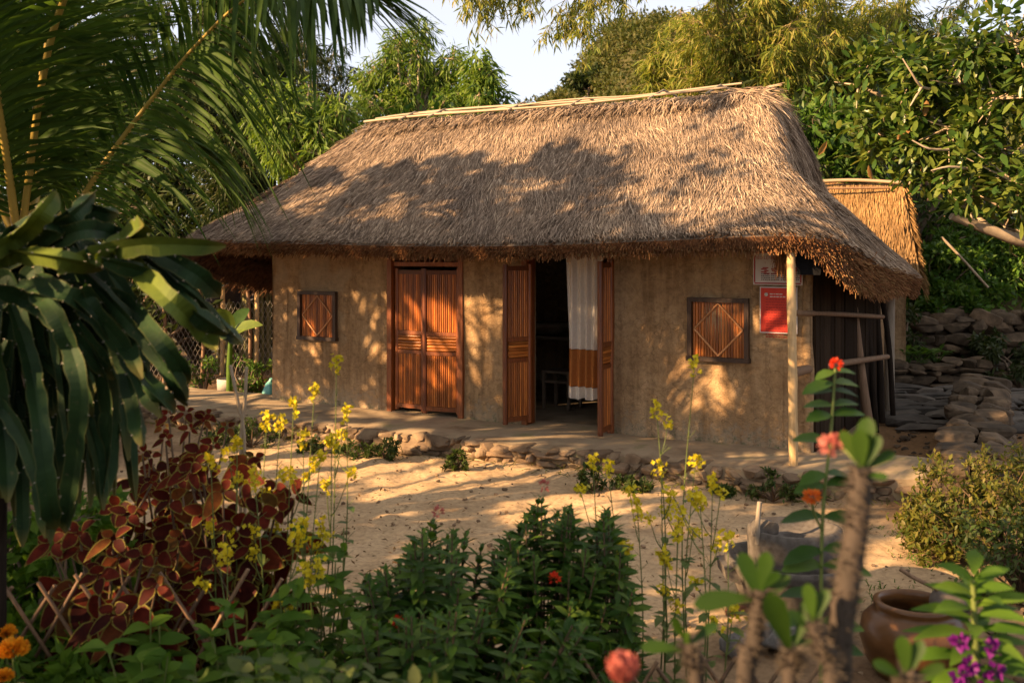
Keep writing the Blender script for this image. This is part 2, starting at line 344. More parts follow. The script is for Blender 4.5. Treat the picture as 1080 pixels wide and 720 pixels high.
ca = go.data.color_attributes.new('zone', 'FLOAT_COLOR', 'POINT'); ca.data.foreach_set('color', zc.astype(np.float32).ravel())

# ------------------------------------------------------------------ the thatched house (local: x along the front, 0 at its right corner; y inward)
RX, RY, CD, SD = 2.864, 9.545, .8645, .5026
def s_at(px, w=0.0):
    k = (px-CX)/F; return (RX+SD*w-k*(RY+CD*w))/(CD+SD*k)
def yw(s, w): return RY+SD*s+CD*w                         # world depth
def z_at(py, s, w=0.0): return CAMZ-(py-HY)/F*yw(s, w)
def h2w(P):
    P = np.asarray(P, float); return np.stack([RX+CD*P[..., 0]+SD*P[..., 1], RY-SD*P[..., 0]+CD*P[..., 1], P[..., 2]], -1)
ROT = -math.atan2(SD, CD)
house = bpy.data.objects.new('thatched_house', None); COL.objects.link(house); house.location = (RX, RY, 0); house.rotation_euler = (0, 0, ROT)
tag(house, 'low mud walled house with a big grey brown thatched roof', 'house')
ORG[house.name] = np.zeros(3)
PZ = .22
# walls
def wall_panel(mb, xs, zs, y, hole, flip):
    Xg, Zg = np.meshgrid(xs, zs, indexing='ij')
    Y = y+.018*vnoise(Xg*1.3, Zg*1.3, 21)+.010*vnoise(Xg*4, Zg*4, 22)
    e = np.zeros_like(Y)
    xc = (xs[1:]+xs[:-1])/2; zc = (zs[1:]+zs[:-1])/2; k = np.ones((len(xc), len(zc)), bool)
    for (a, b_, c, d) in hole:
        k &= ~((xc[:, None] > a) & (xc[:, None] < b_) & (zc[None] > c) & (zc[None] < d))
    mb.grid(np.stack([Xg, Y, Zg], -1), keep=k, flip=flip)
d1 = (-s_at(411), -s_at(488)); d2 = (-s_at(553), -s_at(646)); DT = 2.32
holes = [(d1[0], d1[1], 0, DT), (d2[0], d2[1], 0, DT)]
LW = 6.94; TH = .26
xs = np.unique(np.round(np.concatenate([np.arange(-LW, 0, .1), [0, *d1, *d2]]), 4)); zs = np.unique(np.round(np.concatenate([np.arange(PZ-.06, 2.75, .1), [DT, 2.75]]), 4))
holes = [tuple(round(q, 4) for q in h) for h in holes]
wm = MB(); wall_panel(wm, xs, zs, 0, holes, False); wall_panel(wm, xs, zs, TH, holes, True)
for (a, b_, c, d) in holes:
    for x in (a, b_): wm.add([[x, -.004, PZ-.06], [x, TH+.004, PZ-.06], [x, TH+.004, d], [x, -.004, d]], [[0, 1, 2, 3]])
    wm.add([[a, -.004, d], [b_, -.004, d], [b_, TH+.004, d], [a, TH+.004, d]], [[0, 1, 2, 3]])
D = 3.6
ys = np.arange(0, D+.01, .1)
for x in (0.0, -LW, -TH, -LW+TH):
    Yg, Zg = np.meshgrid(ys, zs, indexing='ij'); Xg = x+.016*vnoise(Yg*1.4+7, Zg*1.4, 23)*(np.minimum(Yg, 1)*1.0)
    wm.grid(np.stack([Xg, Yg, Zg], -1))
wm.box((-LW/2, D+.13, 1.45), (LW+.02, .26, 2.6))
cr_ = MB(); zz = np.linspace(PZ-.05, 2.5, 26); cr_.tube(np.stack([np.full(26, -.035)+.012*vnoise(zz*3, zz, 9), np.full(26, .035)+.012*vnoise(zz*3, zz, 10), zz], 1), .05, 10)
sd_ = MB()
for k in range(21): sd_.box((.02+U(-.006, .006), .15+.16*k, 1.3), (.035, .152, 2.2))
# plinth: earth platform with a rough stone edge
ss = np.linspace(9.2, -1.1, 90)
ew = -(.90+.034*ss)-.06*vnoise(ss*.8, ss*0, 31)-.03*vnoise(ss*3, ss*0+3, 32)
ew = np.where(ss < -.2, ew+(-.2-ss)*.35, ew)
pl = MB()
ws = np.concatenate([np.linspace(0, 1, 14)])
top = np.zeros((90, 14, 3))
for j, q in enumerate(ws):
    top[:, j, 0] = -ss; top[:, j, 1] = ew*(1-q)+.3*q; top[:, j, 2] = PZ+.012*vnoise(ss*2, q*4+ss*0, 33)-.03*(1-q)**6
pl.grid(top, flip=True)
low = np.stack([top[:, 0], np.stack([-ss, ew-.015, np.full(90, -.05)], 1)], 1); pl.grid(low)
pl.grid(np.stack([top[-1:, :][0], np.stack([top[-1, :, 0], top[-1, :, 1], np.full(14, -.05)], 1)], 0)); pl.grid(np.stack([top[:1, :][0], np.stack([top[0, :, 0], top[0, :, 1], np.full(14, -.05)], 1)], 0), flip=True)
pl.box((-LW/2, 1.95, .1), (LW-.1, 3.2, .22))
plo = part(pl, 'plinth', M['concrete'], house)
st = MB(); C = []; Dm = []
for row in range(3):
    s0 = 8.9
    while s0 > -1.0:
        w = U(.07, .16)*rng.choice([1, 1, 1.5, 2.2]); s1 = s0-w
        sm = (s0+s1)/2; e = np.interp(-sm, -ss, ew)
        C.append((-sm, e+.045+U(-.03, .03), .035+row*.062+U(-.02, .02))); Dm.append((w*1.1, .2+U(-.02, .05), .085+U(-.03, .035))); s0 = s1
st.stones(C, Dm, rng.normal(0, .12, len(C)), jit=.03, p=4, k=6); part(st, 'stone_edging', M['plinthstone'], plo)

# ---- roof surface
RC = [  # eave s,w,z, thickness, ridge s,w, hipness
 (7.6,-.85,2.30,.11, 6.66,1.78,.15), (6.6,-.86,2.27,.105, 6.2,1.78,0), (5.4,-.87,2.25,.10, 5.5,1.78,0), (4.0,-.88,2.22,.10, 4.4,1.78,0), (2.6,-.88,2.22,.10, 3.2,1.78,0),
 (1.2,-.88,2.26,.11, 2.0,1.78,0), (.4,-.87,2.29,.13, 1.35,1.78,.15), (-.12,-.77,2.29,.11, 1.1,1.76,.5), (-.43,-.45,2.20,.27, 1.07,1.77,.8), (-.55,.3,2.03,.25, 1.05,1.79,1), (-.56,1.5,1.94,.2, 1.05,1.8,1), (-.55,2.8,1.85,.18, 1.05,1.81,1),
 (-.42,3.9,1.80,.17, 1.07,1.83,1), (-.1,4.5,1.85,.17, 1.2,1.84,.6), (2.5,4.55,2.0,.15, 2.6,1.82,0), (5,4.55,2.0,.15, 5,1.82,0), (7.3,4.5,1.9,.15, 6.5,1.82,.1),
 (7.8,3.7,1.86,.16, 6.68,1.82,.3), (7.85,2.0,1.88,.16, 6.7,1.8,.35), (7.8,.5,2.02,.16, 6.7,1.79,.3), (7.72,-.45,2.2,.15, 6.68,1.78,.2)]
RC = np.array(RC); nC = len(RC)
cl = np.concatenate([[0], np.cumsum(np.linalg.norm(np.roll(RC[:, :3], -1, 0)-RC[:, :3], axis=1))])
UG, TG = 420, 44
uu = np.linspace(0, cl[-1], UG); ext = np.concatenate([RC[-2:], RC, RC[:3]])
def per(u):
    i = np.clip(np.searchsorted(cl, u, 'right')-1, 0, nC-1); f = ((u-cl[i])/(cl[i+1]-cl[i]))[:, None]
    a, b, c, d = ext[i+1], ext[i+2], ext[i+3], ext[i+4]
    v = .5*((2*b)+(c-a)*f+(2*a-5*b+4*c-d)*f*f+(3*b-a-3*c+d)*f**3)
    return v*.75+(b*(1-f)+c*f)*.25
CC = per(uu); tt = np.linspace(0, 1, TG)
hf = np.interp(tt, [0, .12, .33, .45, .64, .84, 1], [0, .15, .30, .36, .59, .83, 1]); zf = np.interp(tt, [0, .12, .33, .45, .64, .84, 1], [0, .04, .30, .49, .67, .87, 1])
k7 = np.array([1, 2, 3, 2, 1.])/9
hf = np.convolve(np.pad(hf, 2, 'edge'), k7, 'valid'); zf = np.convolve(np.pad(zf, 2, 'edge'), k7, 'valid'); hf[0] = zf[0] = 0; hf[-1] = zf[-1] = 1
hip = np.clip(CC[:, 6:7], 0, 1)
a = tt[None]*(1-hip)+hf[None]*hip; b = (tt+.035*np.sin(math.pi*tt))[None]*(1-hip)+zf[None]*hip
ZR = 3.97
S = np.stack([-(CC[:, 4:5]*(1-a)+CC[:, 0:1]*a), CC[:, 5:6]*(1-a)+CC[:, 1:2]*a, ZR*(1-b)+CC[:, 2:3]*b], -1)
uc = uu[:, None]+0*tt; tc = tt[None]+0*uc
dU = np.gradient(S, axis=0); dT = np.gradient(S, axis=1); NR = unit(np.cross(dU, dT)); NR = np.where(NR[..., 2:] < 0, -NR, NR); NR[:, 0] = NR[:, 1]
lump = (.034*vnoise(uc*1.1, tc*3.2, 41)+.02*vnoise(uc*2.7, tc*6, 42)+.012*vnoise(uc*7, tc*9, 43))*np.sin(np.pi*np.clip(tc*.85+.15, 0, 1))**.4
S = S+NR*lump[..., None]
S[-1] = S[0]
dU = np.gradient(S, axis=0); dT = np.gradient(S, axis=1)
Sf = S[:, :].reshape(-1, 3)
def under_roof(V, gap=.1):
    V = V.copy()
    for i0 in np.nonzero(V[:, 2] > 1.7)[0]: V[i0, 2] = min(V[i0, 2], Sf[np.argmin((Sf[:, 0]-V[i0, 0])**2+(Sf[:, 1]-V[i0, 1])**2), 2]-gap)
    return V
for mb_q in (wm, cr_, sd_):
    mb_q.c = [(under_roof(c[0]), *c[1:]) for c in mb_q.c]
part(wm, 'wall', M['mud'], house); part(cr_, 'corner_post', M['mud'], house); part(sd_, 'plank_cladding', woodmat('shade_dark_planks', [(.012, .008, .005), (.028, .018, .011), (.042, .028, .017)], .9, 2, 4.0, .08), house)  # near-black planks: the shade on this side is put into their colour
rb = MB(); rb.grid(S-NR*.018)
thk = CC[:, 3]
outw = unit(np.stack([dT[:, -1, 0], dT[:, -1, 1], 0*thk], -1))
botm = S[:, -1]-outw*.05-np.stack([0*thk, 0*thk, thk], -1)
und = [S[:, -1]-NR[:, -1]*.018, botm]
for t_ in (36, 28, 18, 8, 2): und.append(S[:, t_]-np.stack([0*thk, 0*thk, np.full(UG, .2)], -1))
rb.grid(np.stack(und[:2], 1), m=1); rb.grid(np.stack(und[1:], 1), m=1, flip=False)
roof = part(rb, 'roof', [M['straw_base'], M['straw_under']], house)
def sampleroof(n, u=None, t=None):
    fu = u/cl[-1]*(UG-1); ft = t*(TG-1); i = np.clip(fu.astype(int), 0, UG-2); j = np.clip(ft.astype(int), 0, TG-2); fu = (fu-i)[:, None]; ft = (ft-j)[:, None]
    def g(Ar): return (Ar[i, j]*(1-fu)+Ar[i+1, j]*fu)*(1-ft)+(Ar[i, j+1]*(1-fu)+Ar[i+1, j+1]*fu)*ft
    return g(S), unit(g(dT)), unit(g(NR)), unit(g(dU))
area = np.linalg.norm(np.cross(dU, dT), axis=-1)
ufront = cl[13]
wts = area[:-1, :-1]*np.where((uu[:-1] < cl[13]) | (uu[:-1] > cl[17]), 1, .22)[:, None]
def pick(n):
    c = rng.choice(wts.size, n, p=(wts/wts.sum()).ravel()); i, j = np.unravel_index(c, wts.shape)
    return (i+U(0, 1, n))/(UG-1)*cl[-1], (j+U(0, 1, n))/(TG-1)
def strands(mb, P, D_, Nn, L, W_, lift0=.004, lift1=.04, yaw=.28, m=0, droop=.05):
    n = len(P); Bt = np.cross(D_, Nn)
    D2 = unit(D_+Bt*rng.normal(0, yaw, (n, 1))); roll = unit(Nn+Bt*rng.normal(0, .5, (n, 1)))
    Bv = unit(np.cross(D2, roll)); L = L[:, None]; W_ = W_[:, None]
    p0 = P+Nn*lift0; l1 = Nn*(lift1*U(.2, 1.3, n)[:, None])
    p1 = P+D2*L*.5+l1*.75; p2 = P+D2*L+l1-np.array([0, 0, 1.])*droop*L
    V = np.stack([p0-Bv*W_, p0+Bv*W_, p1-Bv*W_*.9, p1+Bv*W_*.9, p2-Bv*W_*.3, p2+Bv*W_*.3], 1)
    mb.add(V, (np.arange(n)[:, None, None]*6+np.array([[0, 1, 3, 2], [2, 3, 5, 4]])[None]).reshape(-1, 4), m)
N1 = 150000
u_, t_ = pick(N1); t_ = np.clip(t_-.02, 0, .985); P_, D_, N_, B_ = sampleroof(N1, u_, t_)
sw = .3*vnoise(u_*1.6, t_*5, 51)+.22*vnoise(u_*4.5, t_*11, 52)
D_ = unit(D_+B_*(sw*.75+.12)[:, None])
hipw = np.interp(u_, uu, CC[:, 6])
sm = MB(); strands(sm, P_, D_, N_, U(.10, .36, N1)*np.clip(.25+(1-t_)*5, .3, 1), U(.0018, .0048, N1), yaw=.15, lift1=.04)
part(sm, 'thatch', M['straw'], roof)
# shaggy lip of older stems along the eave, and the cut stubble below it
n = 24000; u_ = U(0, cl[-1], n); ok = (u_ < cl[13]) | (u_ > cl[17]); u_ = u_[ok]; n = len(u_)
P_, D_, N_, B_ = sampleroof(n, u_, np.full(n, .985))
th_ = np.interp(u_, uu, thk); ow = np.stack([np.interp(u_, uu, outw[:, k]) for k in range(3)], 1); fr = U(0, 1, n)**.9
fm = MB(); P2 = P_-ow*(.03+.045*fr[:, None])-np.array([0, 0, 1.])*(th_*fr*1.05+.004)[:, None]
Dd = unit(ow*(1.0-.35*fr[:, None])+np.array([0, 0, -1.])*(.45+.5*fr[:, None])+rng.normal(0, .22, (n, 3)))
gsel = rng.uniform(size=n) < .16; Lq = U(.05, .13, n)[:, None]; fm.segs(P2[~gsel], (P2+Dd*Lq)[~gsel], .006, .0045, 3); fm.segs(P2[gsel], (P2+Dd*Lq)[gsel], .0045, .003, 3, 1)
n = 4200; u_ = U(cl[6], cl[10], n)**1.0; P_, D_, N_, B_ = sampleroof(n, u_, np.full(n, .985)); th_ = np.interp(u_, uu, thk); ow = np.stack([np.interp(u_, uu, outw[:, k]) for k in range(3)], 1); fr = U(.1, 1.15, n)
P2 = P_-ow*(.03+.05*fr[:, None])-np.array([0, 0, 1.])*(th_*fr)[:, None]; Dd = unit(ow*.8+np.array([0, 0, -1.])*(.3+.6*fr[:, None])+rng.normal(0, .35, (n, 3))); gsel = rng.uniform(size=n) < .3; Lq = (U(.04, .16, n)*np.clip(.35+(u_-cl[6])/(cl[8]-cl[6])*.65, .35, 1))[:, None]; fm.segs(P2[gsel], (P2+Dd*Lq)[gsel], .0042, .003, 4, 1); fm.segs(P2[~gsel], (P2+Dd*Lq)[~gsel], .005, .0035, 3, 0)
hg = U(0, cl[13], 420); Ph, Dh, _, _ = sampleroof(420, hg, np.full(420, .98)); thh = np.interp(hg, uu, thk); owh = np.stack([np.interp(hg, uu, outw[:, k]) for k in range(3)], 1)
Ph = Ph-owh*U(.02, .14, 420)[:, None]-np.array([0, 0, 1.])*(thh*U(.6, 1.0, 420))[:, None]
fm.segs(Ph, Ph+unit(rng.normal(0, .35, (420, 3))+A3(0, 0, -1))*U(.03, .10, 420)[:, None], .005, .003, 3)
part(fm, 'eave_fringe', [M['straw_cut'], M['straw_gold']], roof)
# under layer drooping at the far corner
n = 5000; u_ = cl[-1]-U(0, cl[-1]-cl[17], n); P_, D_, N_, B_ = sampleroof(n, u_, np.full(n, .97))
ow = np.stack([np.interp(u_, uu, outw[:, k]) for k in range(3)], 1)
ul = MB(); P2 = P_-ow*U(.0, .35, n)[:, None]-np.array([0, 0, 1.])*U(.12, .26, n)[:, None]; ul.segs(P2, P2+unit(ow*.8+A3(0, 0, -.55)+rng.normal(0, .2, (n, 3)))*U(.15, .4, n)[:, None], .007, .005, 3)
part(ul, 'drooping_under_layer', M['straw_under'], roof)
# ridge: cap of bent stems, poles and ties
n = 5200; s_ = U(1.0, 6.7, n); side = rng.choice([-1, 1], n)
rc = MB(); P2 = np.stack([-s_, 1.8+side*U(0, .07, n), ZR+.02+U(-.02, .04, n)], 1)
Dn = unit(np.stack([rng.normal(.1, .25, n), side*1.0, U(-.75, -.35, n)], 1)); strands(rc, P2, Dn, unit(np.stack([0*s_, side*.6, 0*s_+1], 1)), U(.18, .42, n), U(.004, .008, n), yaw=.15, lift1=.03)
n = 1500; s_ = U(.98, 1.5, n); an = U(0, 2*math.pi, n)
P2 = np.stack([-s_, 1.8+.07*np.cos(an), ZR+.02+.06*np.sin(an)], 1); strands(rc, P2, unit(np.stack([U(.3, 1, n)*rng.choice([-1, 1, 1], n), np.cos(an)*.5, -U(.15, .9, n)], 1)), unit(np.stack([0*an, np.cos(an), np.sin(an)+.3], 1)), U(.15, .36, n), U(.004, .009, n), yaw=.4, lift1=.06)
part(rc, 'ridge_cap', M['straw'], roof)
for (sa, sb, w, dz, r) in ((6.72, 1.35, 1.60, -.01, .021), (6.45, 1.25, 1.86, .07, .022), (5.0, 1.5, 1.68, .03, .015), (6.6, 3.6, 1.74, .04, .014)):
    t = np.linspace(0, 1, 22); pm = MB(); s_ = sa+(sb-sa)*t
    pm.tube(np.stack([-s_, w+.03*np.sin(t*5+w*9), ZR+.055+dz+.02*np.sin(t*7+sa)+.03*t], 1), r*.85*(1.1-.35*t), 8); part(pm, 'ridge_pole', M['bamboo_pale'], roof)
for px in (438, 468, 552, 618, 700, 760):
    s_ = s_at(px, 1.75); tm = MB(); tm.tube([(-s_-.10, 1.50, ZR+.02), (-s_, 1.74, ZR+.15), (-s_+.08, 1.98, ZR+.1)], .013, 6); part(tm, 'ridge_tie', M['pole_grey'], roof)

# ---- doors, frames, shutters
def slats(mb, x0, x1, z0, z1, y, pitch, vert=True, m=0):
    if vert:
        n_ = max(1, int(round((x1-x0)/pitch))); c = x0+(np.arange(n_)+.5)*(x1-x0)/n_; r = (x1-x0)/n_*.5
        A = np.stack([c, np.full(n_, y)+U(-.003, .003, n_), np.full(n_, z0)], 1); B_ = A.copy(); B_[:, 2] = z1
    else:
        n_ = max(1, int(round((z1-z0)/pitch))); c = z0+(np.arange(n_)+.5)*(z1-z0)/n_; r = (z1-z0)/n_*.5
        A = np.stack([np.full(n_, x0), np.full(n_, y)+U(-.004, .004, n_), c], 1); B_ = A.copy(); B_[:, 0] = x1
    mb.segs(A, B_, r*1.02, r*.98, 8, m)
def door(hx, hy, fx, fy, h=1.70, z0=PZ+.03):
    w = math.hypot(fx-hx, fy-hy); rot = math.atan2(fy-hy, fx-hx)
    f = MB(); s = .062
    for x in (s/2, w-s/2): f.tube([(x, 0, 0), (x+.003, 0, h*.5), (x, 0, h)], s/2, 10)
    for z, hh in ((.05, .05), (.70, .045), (.93, .045), (h-.045, .05)): f.box((w/2, 0, z), (w-s*1.3, .036, hh))
    o = f.build('door', M['frame'], house); o.location = (hx, hy, z0); o.rotation_euler = (0, 0, rot); ORG[o.name] = np.zeros(3)
    for nm, za, zb, v in (('upper_panel', .955, h-.07, True), ('louvre_panel', .725, .905, False), ('lower_panel', .078, .675, True)):
        p = MB(); slats(p, s, w-s, za, zb, 0, .026 if v else .036, v); part(p, nm, M['slat' if v else 'slat_h'], o)
    return o
mid = -s_at(448)
door(d1[0]+.05, .04, mid-.01, .03); door(d1[1]-.05, .05, mid+.005, -.05)
door(-s_at(561, .03), .03, -s_at(530.5, -.30), -.30, 1.76); door(-s_at(646, .0)+.0, -.02, -s_at(632, -.40), -.40, 1.80)
for a_, b_, hole in ((d1[0], d1[1], 1), (d2[0], d2[1], 2)):
    f = MB()
    for x in (a_+.015, b_-.015): f.box((x, .06, (PZ+DT)/2), (.066, .19, DT-PZ))
    f.box(((a_+b_)/2, .06, DT-.05), (b_-a_-.12, .17, .10))
    if hole == 1:
        f.box(((a_+b_)/2, .06, 2.0), (b_-a_-.12, .12, .05))
        for x in np.linspace(a_+.12, b_-.12, 12): f.box((x, .06, 2.13), (.018, .05, .24))
    part(f, 'door_frame', M['frame'], house)
hd = MB(); hd.tube([(0, 0, 0), (0, -.05, 0), (.09, -.06, .01)], .008, 8)
def shutter(pxa, pxb, pya, pyb):
    xa, xb = -s_at(pxa), -s_at(pxb); sm_ = -(xa+xb)/2; za, zb = z_at(pyb, sm_), z_at(pya, sm_); f = MB(); q = .045
    f.box(((xa+xb)/2, -.012, zb-q/2), (xb-xa, .10, q)); f.box(((xa+xb)/2, -.012, za+q/2), (xb-xa+.02, .11, q))
    for x in (xa+q/2, xb-q/2): f.box((x, -.012, (za+zb)/2), (q, .09, zb-za-2*q))
    o = part(f, 'window', M['frame_dark'], house)
    p = MB(); slats(p, xa+q, xb-q, za+q, zb-q, -.006, .03); part(p, 'shutter', M['slat'], o)
    d_ = MB(); cx, cz = (xa+xb)/2, (za+zb)/2; rx, rz = (xb-xa)/2-q-.02, (zb-za)/2-q-.012; y = -.028
    c = [(cx-rx, y, cz), (cx, y, cz+rz), (cx+rx, y, cz), (cx, y, cz-rz)]
    d_.segs(c, c[1:]+c[:1], .012, .012, 4); part(d_, 'diamond_trim', M['strip'], o)
shutter(316.5, 356.5, 307, 358.5); shutter(726.5, 791, 314, 381)

# ---- things on and in the house (top-level, world coordinates)
def hw(s, w, z): return h2w(A3(-s, w, z))
RM = np.array([[CD, SD, 0], [-SD, CD, 0], [0, 0, 1.]])
def loc2w(mb): 
    mb.c = [(h2w(c[0]), *c[1:]) for c in mb.c]; return mb
# curtain
sa, sb = s_at(597.5, .16), s_at(637, .16); base = hw((sa+sb)/2, .16, .5)
cu = thing('curtain', 'cream curtain with a rust band hanging in the open doorway', 'curtain', base)
def sheet(z0, z1, nz=14, dw=0.0):
    q = np.linspace(0, 1, 70)[:, None]; z = np.linspace(z0, z1, nz)[None]
    amp = .022+.02*(2.2-z)/1.7
    w = .16+amp*(np.sin(q*31+.5*np.sin(z*2))+.5*np.sin(q*13+2+z*.7))+dw
    nar = .94+.06*np.abs((z-1.2)/1.0)
    s = sa+(sb-sa)*((q-1)*nar+1)
    return np.stack([-s+0*z, w+0*s, z+0*q+.012*np.sin(q*17)*(z < .56)], -1)
def cpart(nm, mat_, z0, z1): mb = MB(); mb.grid(sheet(z0, z1)); part(loc2w(mb), nm, mat_, cu)
cpart('curtain_body', M['cloth_white'], 1.075, 2.24); cpart('band', M['cloth_brown'], .665, 1.07); cpart('hem', M['cloth_white'], .53, .66)
rd = MB(); rd.tube([(-sa-.1, .16, 2.25), (-sb+.1, .16, 2.25)], .012, 8); part(loc2w(rd), 'rod', M['frame_dark'], cu)
# table and chair inside
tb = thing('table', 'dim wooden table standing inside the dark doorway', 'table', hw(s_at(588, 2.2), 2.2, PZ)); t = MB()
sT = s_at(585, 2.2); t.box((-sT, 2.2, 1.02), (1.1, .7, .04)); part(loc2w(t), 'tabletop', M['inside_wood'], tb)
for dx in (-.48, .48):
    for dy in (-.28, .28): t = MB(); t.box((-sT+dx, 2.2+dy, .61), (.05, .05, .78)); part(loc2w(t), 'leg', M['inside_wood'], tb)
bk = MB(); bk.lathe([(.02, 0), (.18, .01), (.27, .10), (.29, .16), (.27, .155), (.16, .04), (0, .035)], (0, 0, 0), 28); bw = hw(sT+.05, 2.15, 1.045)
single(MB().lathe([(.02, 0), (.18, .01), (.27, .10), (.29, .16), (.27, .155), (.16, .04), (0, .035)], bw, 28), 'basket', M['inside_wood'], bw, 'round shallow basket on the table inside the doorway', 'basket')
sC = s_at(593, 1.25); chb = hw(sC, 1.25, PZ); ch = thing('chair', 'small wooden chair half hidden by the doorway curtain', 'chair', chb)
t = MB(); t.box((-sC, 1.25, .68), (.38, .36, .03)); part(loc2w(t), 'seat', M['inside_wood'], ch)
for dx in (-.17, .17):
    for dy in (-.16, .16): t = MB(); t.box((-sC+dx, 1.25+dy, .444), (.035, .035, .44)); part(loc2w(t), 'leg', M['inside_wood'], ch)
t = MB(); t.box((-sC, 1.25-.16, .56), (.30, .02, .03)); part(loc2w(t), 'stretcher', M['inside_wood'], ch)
# signs
def text(body, s, w, z, size, mat_, parent, name='lettering'):
    c = bpy.data.curves.new(name, 'FONT'); c.body = body; c.size = size; c.align_x = 'CENTER'; c.extrude = .0008; c.materials.append(mat_)
    tmp = bpy.data.objects.new(name, c); me = bpy.data.meshes.new_from_object(tmp); bpy.data.objects.remove(tmp)
    o = bpy.data.objects.new(name, me); COL.objects.link(o); o.parent = parent
    o.location = tuple(hw(s, w, z)-ORG[parent.name]); o.rotation_euler = (math.radians(90), 0, ROT); return o
def board(pxa, pxb, pya, pyb, w, d=.012):
    sA, sB = s_at(pxa, w), s_at(pxb, w); m_ = (sA+sB)/2; return sA, sB, z_at(pyb, m_, w), z_at(pya, m_, w), m_
sA, sB, za, zb, m_ = board(794.5, 846.5, 264.5, 300.5, -.045)
sg = thing('notice_board', 'white fire notice board with red border above the red board', 'sign', hw(m_, -.045, za))
t = MB(); t.box((-m_, -.045, (za+zb)/2), (sA-sB, .012, zb-za)); part(loc2w(t), 'board', M['sign_white'], sg)
t = MB(); wd, ht = sA-sB-.03, zb-za-.03
for (cx, cz, dx, dz) in ((0, ht/2, wd, .012), (0, -ht/2, wd, .012), (-wd/2, 0, .012, ht-.02), (wd/2, 0, .012, ht-.02)): t.box((-m_+cx, -.0525, (za+zb)/2+cz), (dx, .004, dz))
part(loc2w(t), 'border', M['sign_darkred'], sg)
text('TIÊU LỆNH CHỮA CHÁY', m_, -.0525, zb-.082, .042, M['sign_darkred'], sg)
for k in range(4):
    s_ = sA-.10-k*(sA-sB-.13)/3.6
    text(str(k+1), s_-.02, -.0525, zb-.125, .03, M['sign_darkred'], sg, 'numeral')
    t = MB()
    for q in range(5): t.box((-s_+.02+U(-.02, .02), -.053, zb-.165-.014*q), (.055+U(-.02, .02), .003, .011), R=np.eye(3))
    part(loc2w(t), 'picture', M['sign_darkred'], sg)
    t = MB()
    for q in range(4):
        x = -s_+.02-.04
        while x < -s_+.02+.035: l = U(.008, .02); t.box((x+l/2, -.053, za+.105-.018*q), (l, .003, .008)); x += l+.005
    part(loc2w(t), 'fine_print', M['ink'], sg)
sA, sB, za, zb, m_ = board(801.5, 841, 302.5, 351.5, -.04)
rs = thing('rules_board', 'red rules board with white edge beside the bamboo post', 'sign', hw(m_, -.04, za))
t = MB(); t.box((-m_, -.04, (za+zb)/2), (sA-sB, .012, zb-za)); part(loc2w(t), 'backing', M['sign_white'], rs)
t = MB(); t.box((-m_, -.0475, (za+zb)/2), (sA-sB-.022, .004, zb-za-.022)); part(loc2w(t), 'panel', M['sign_red'], rs)
t = MB(); t.lathe([(.0, .0), (.018, 0), (.018, .004), (0, .004)], (0, 0, 0), 16)
V = t.c[0][0]; t.c[0] = (np.stack([V[:, 0]-sA+.065, -.0505-V[:, 2], V[:, 1]+zb-.075], 1), *t.c[0][1:]); part(loc2w(t), 'emblem', M['sign_white'], rs)
t = MB(); t2 = MB()
for q in range(17):
    z = zb-.07-q*.026; x = -sA+(.10 if q < 2 else .06); xe = -sB-(.10 if q < 2 else .05)-U(0, .1)
    while x < xe: l = U(.012, .035); (t2 if q < 2 else t).box((x+l/2, -.0505, z), (l, .003, .009)); x += l+.007
part(loc2w(t2), 'heading_print', M['sign_white'], rs); part(loc2w(t), 'small_print', M['sign_darkred'], rs)
# straw tuft hanging from the eave in front of the notice
b0 = hw(s_at(824, -.5), -.5, 2.2); n = 260; P2 = b0+rng.normal(0, .025, (n, 3)); t = MB(); t.segs(P2, P2+unit(A3(0, 0, -1)+rng.normal(0, .16, (n, 3)))*U(.14, .30, n)[:, None], .004, .002, 3)
single(t, 'straw_tuft', M['straw_cut'], b0, 'loose straw tuft hanging from the eave before the notice board', 'straw')
# speaker under the eave
sS = s_at(853, -.42); c = hw(sS, -.42, 2.07); sp = thing('loudspeaker', 'black loudspeaker tucked under the eave by the bamboo post', 'speaker', c-A3(0, 0, .16))
t = MB(); V = np.array([[x*(.14 if z > 0 else .10), y*(.12 if z > 0 else .08), z*.14] for x in (-1, 1) for y in (-1, 1) for z in (-1, 1)])@np.array([[.96, -.28, 0], [.28, .96, 0], [0, 0, 1]])+c
t.add(V, [[0, 1, 3, 2], [4, 6, 7, 5], [0, 4, 5, 1], [2, 3, 7, 6], [0, 2, 6, 4], [1, 5, 7, 3]]); part(t, 'cabinet', M['black'], sp)
t = MB(); t.box(c+A3(.02, .05, .2), (.03, .03, .14)); part(t, 'bracket', M['black'], sp)
# bamboo post with rails, side poles
def node_tube(mb, p, r, n=10, gap=.3):
    L = np.linalg.norm(np.diff(p, axis=0), axis=1).sum(); K = max(8, int(L/gap)*4+1); q = spline(p, K); rr = np.full(K, r); rr[::4] *= 1.13; mb.tube(q, rr*np.linspace(1.05, .92, K), n)
fp = pt(837, 517, 9.0); fp[2] = 0
fence = thing('pole_railing', 'bamboo post with two rough rails tied to a brown pole', 'railing', fp)
t = MB(); node_tube(t, np.array([fp, pt(836, 400, 8.99), pt(834, 262, 8.98), pt(834, 250, 8.98)]), .040, 12, .36); part(t, 'bamboo_post', M['bamboo_post'], fence)
bp = pt(919, 464, 11.3); bp[2] = 0
t = MB(); t.tube(spline([bp, pt(908, 390, 11.3), pt(894, 268, 11.3)], 12), np.linspace(.06, .045, 12), 8); part(t, 'brown_pole', M['pole_brown'], fence)
t = MB(); t.tube(spline([pt(838, 330, 9.05), pt(880, 331, 10.2), pt(931, 334, 11.6)], 10), .026, 8); part(t, 'rail', M['pole_brown'], fence)
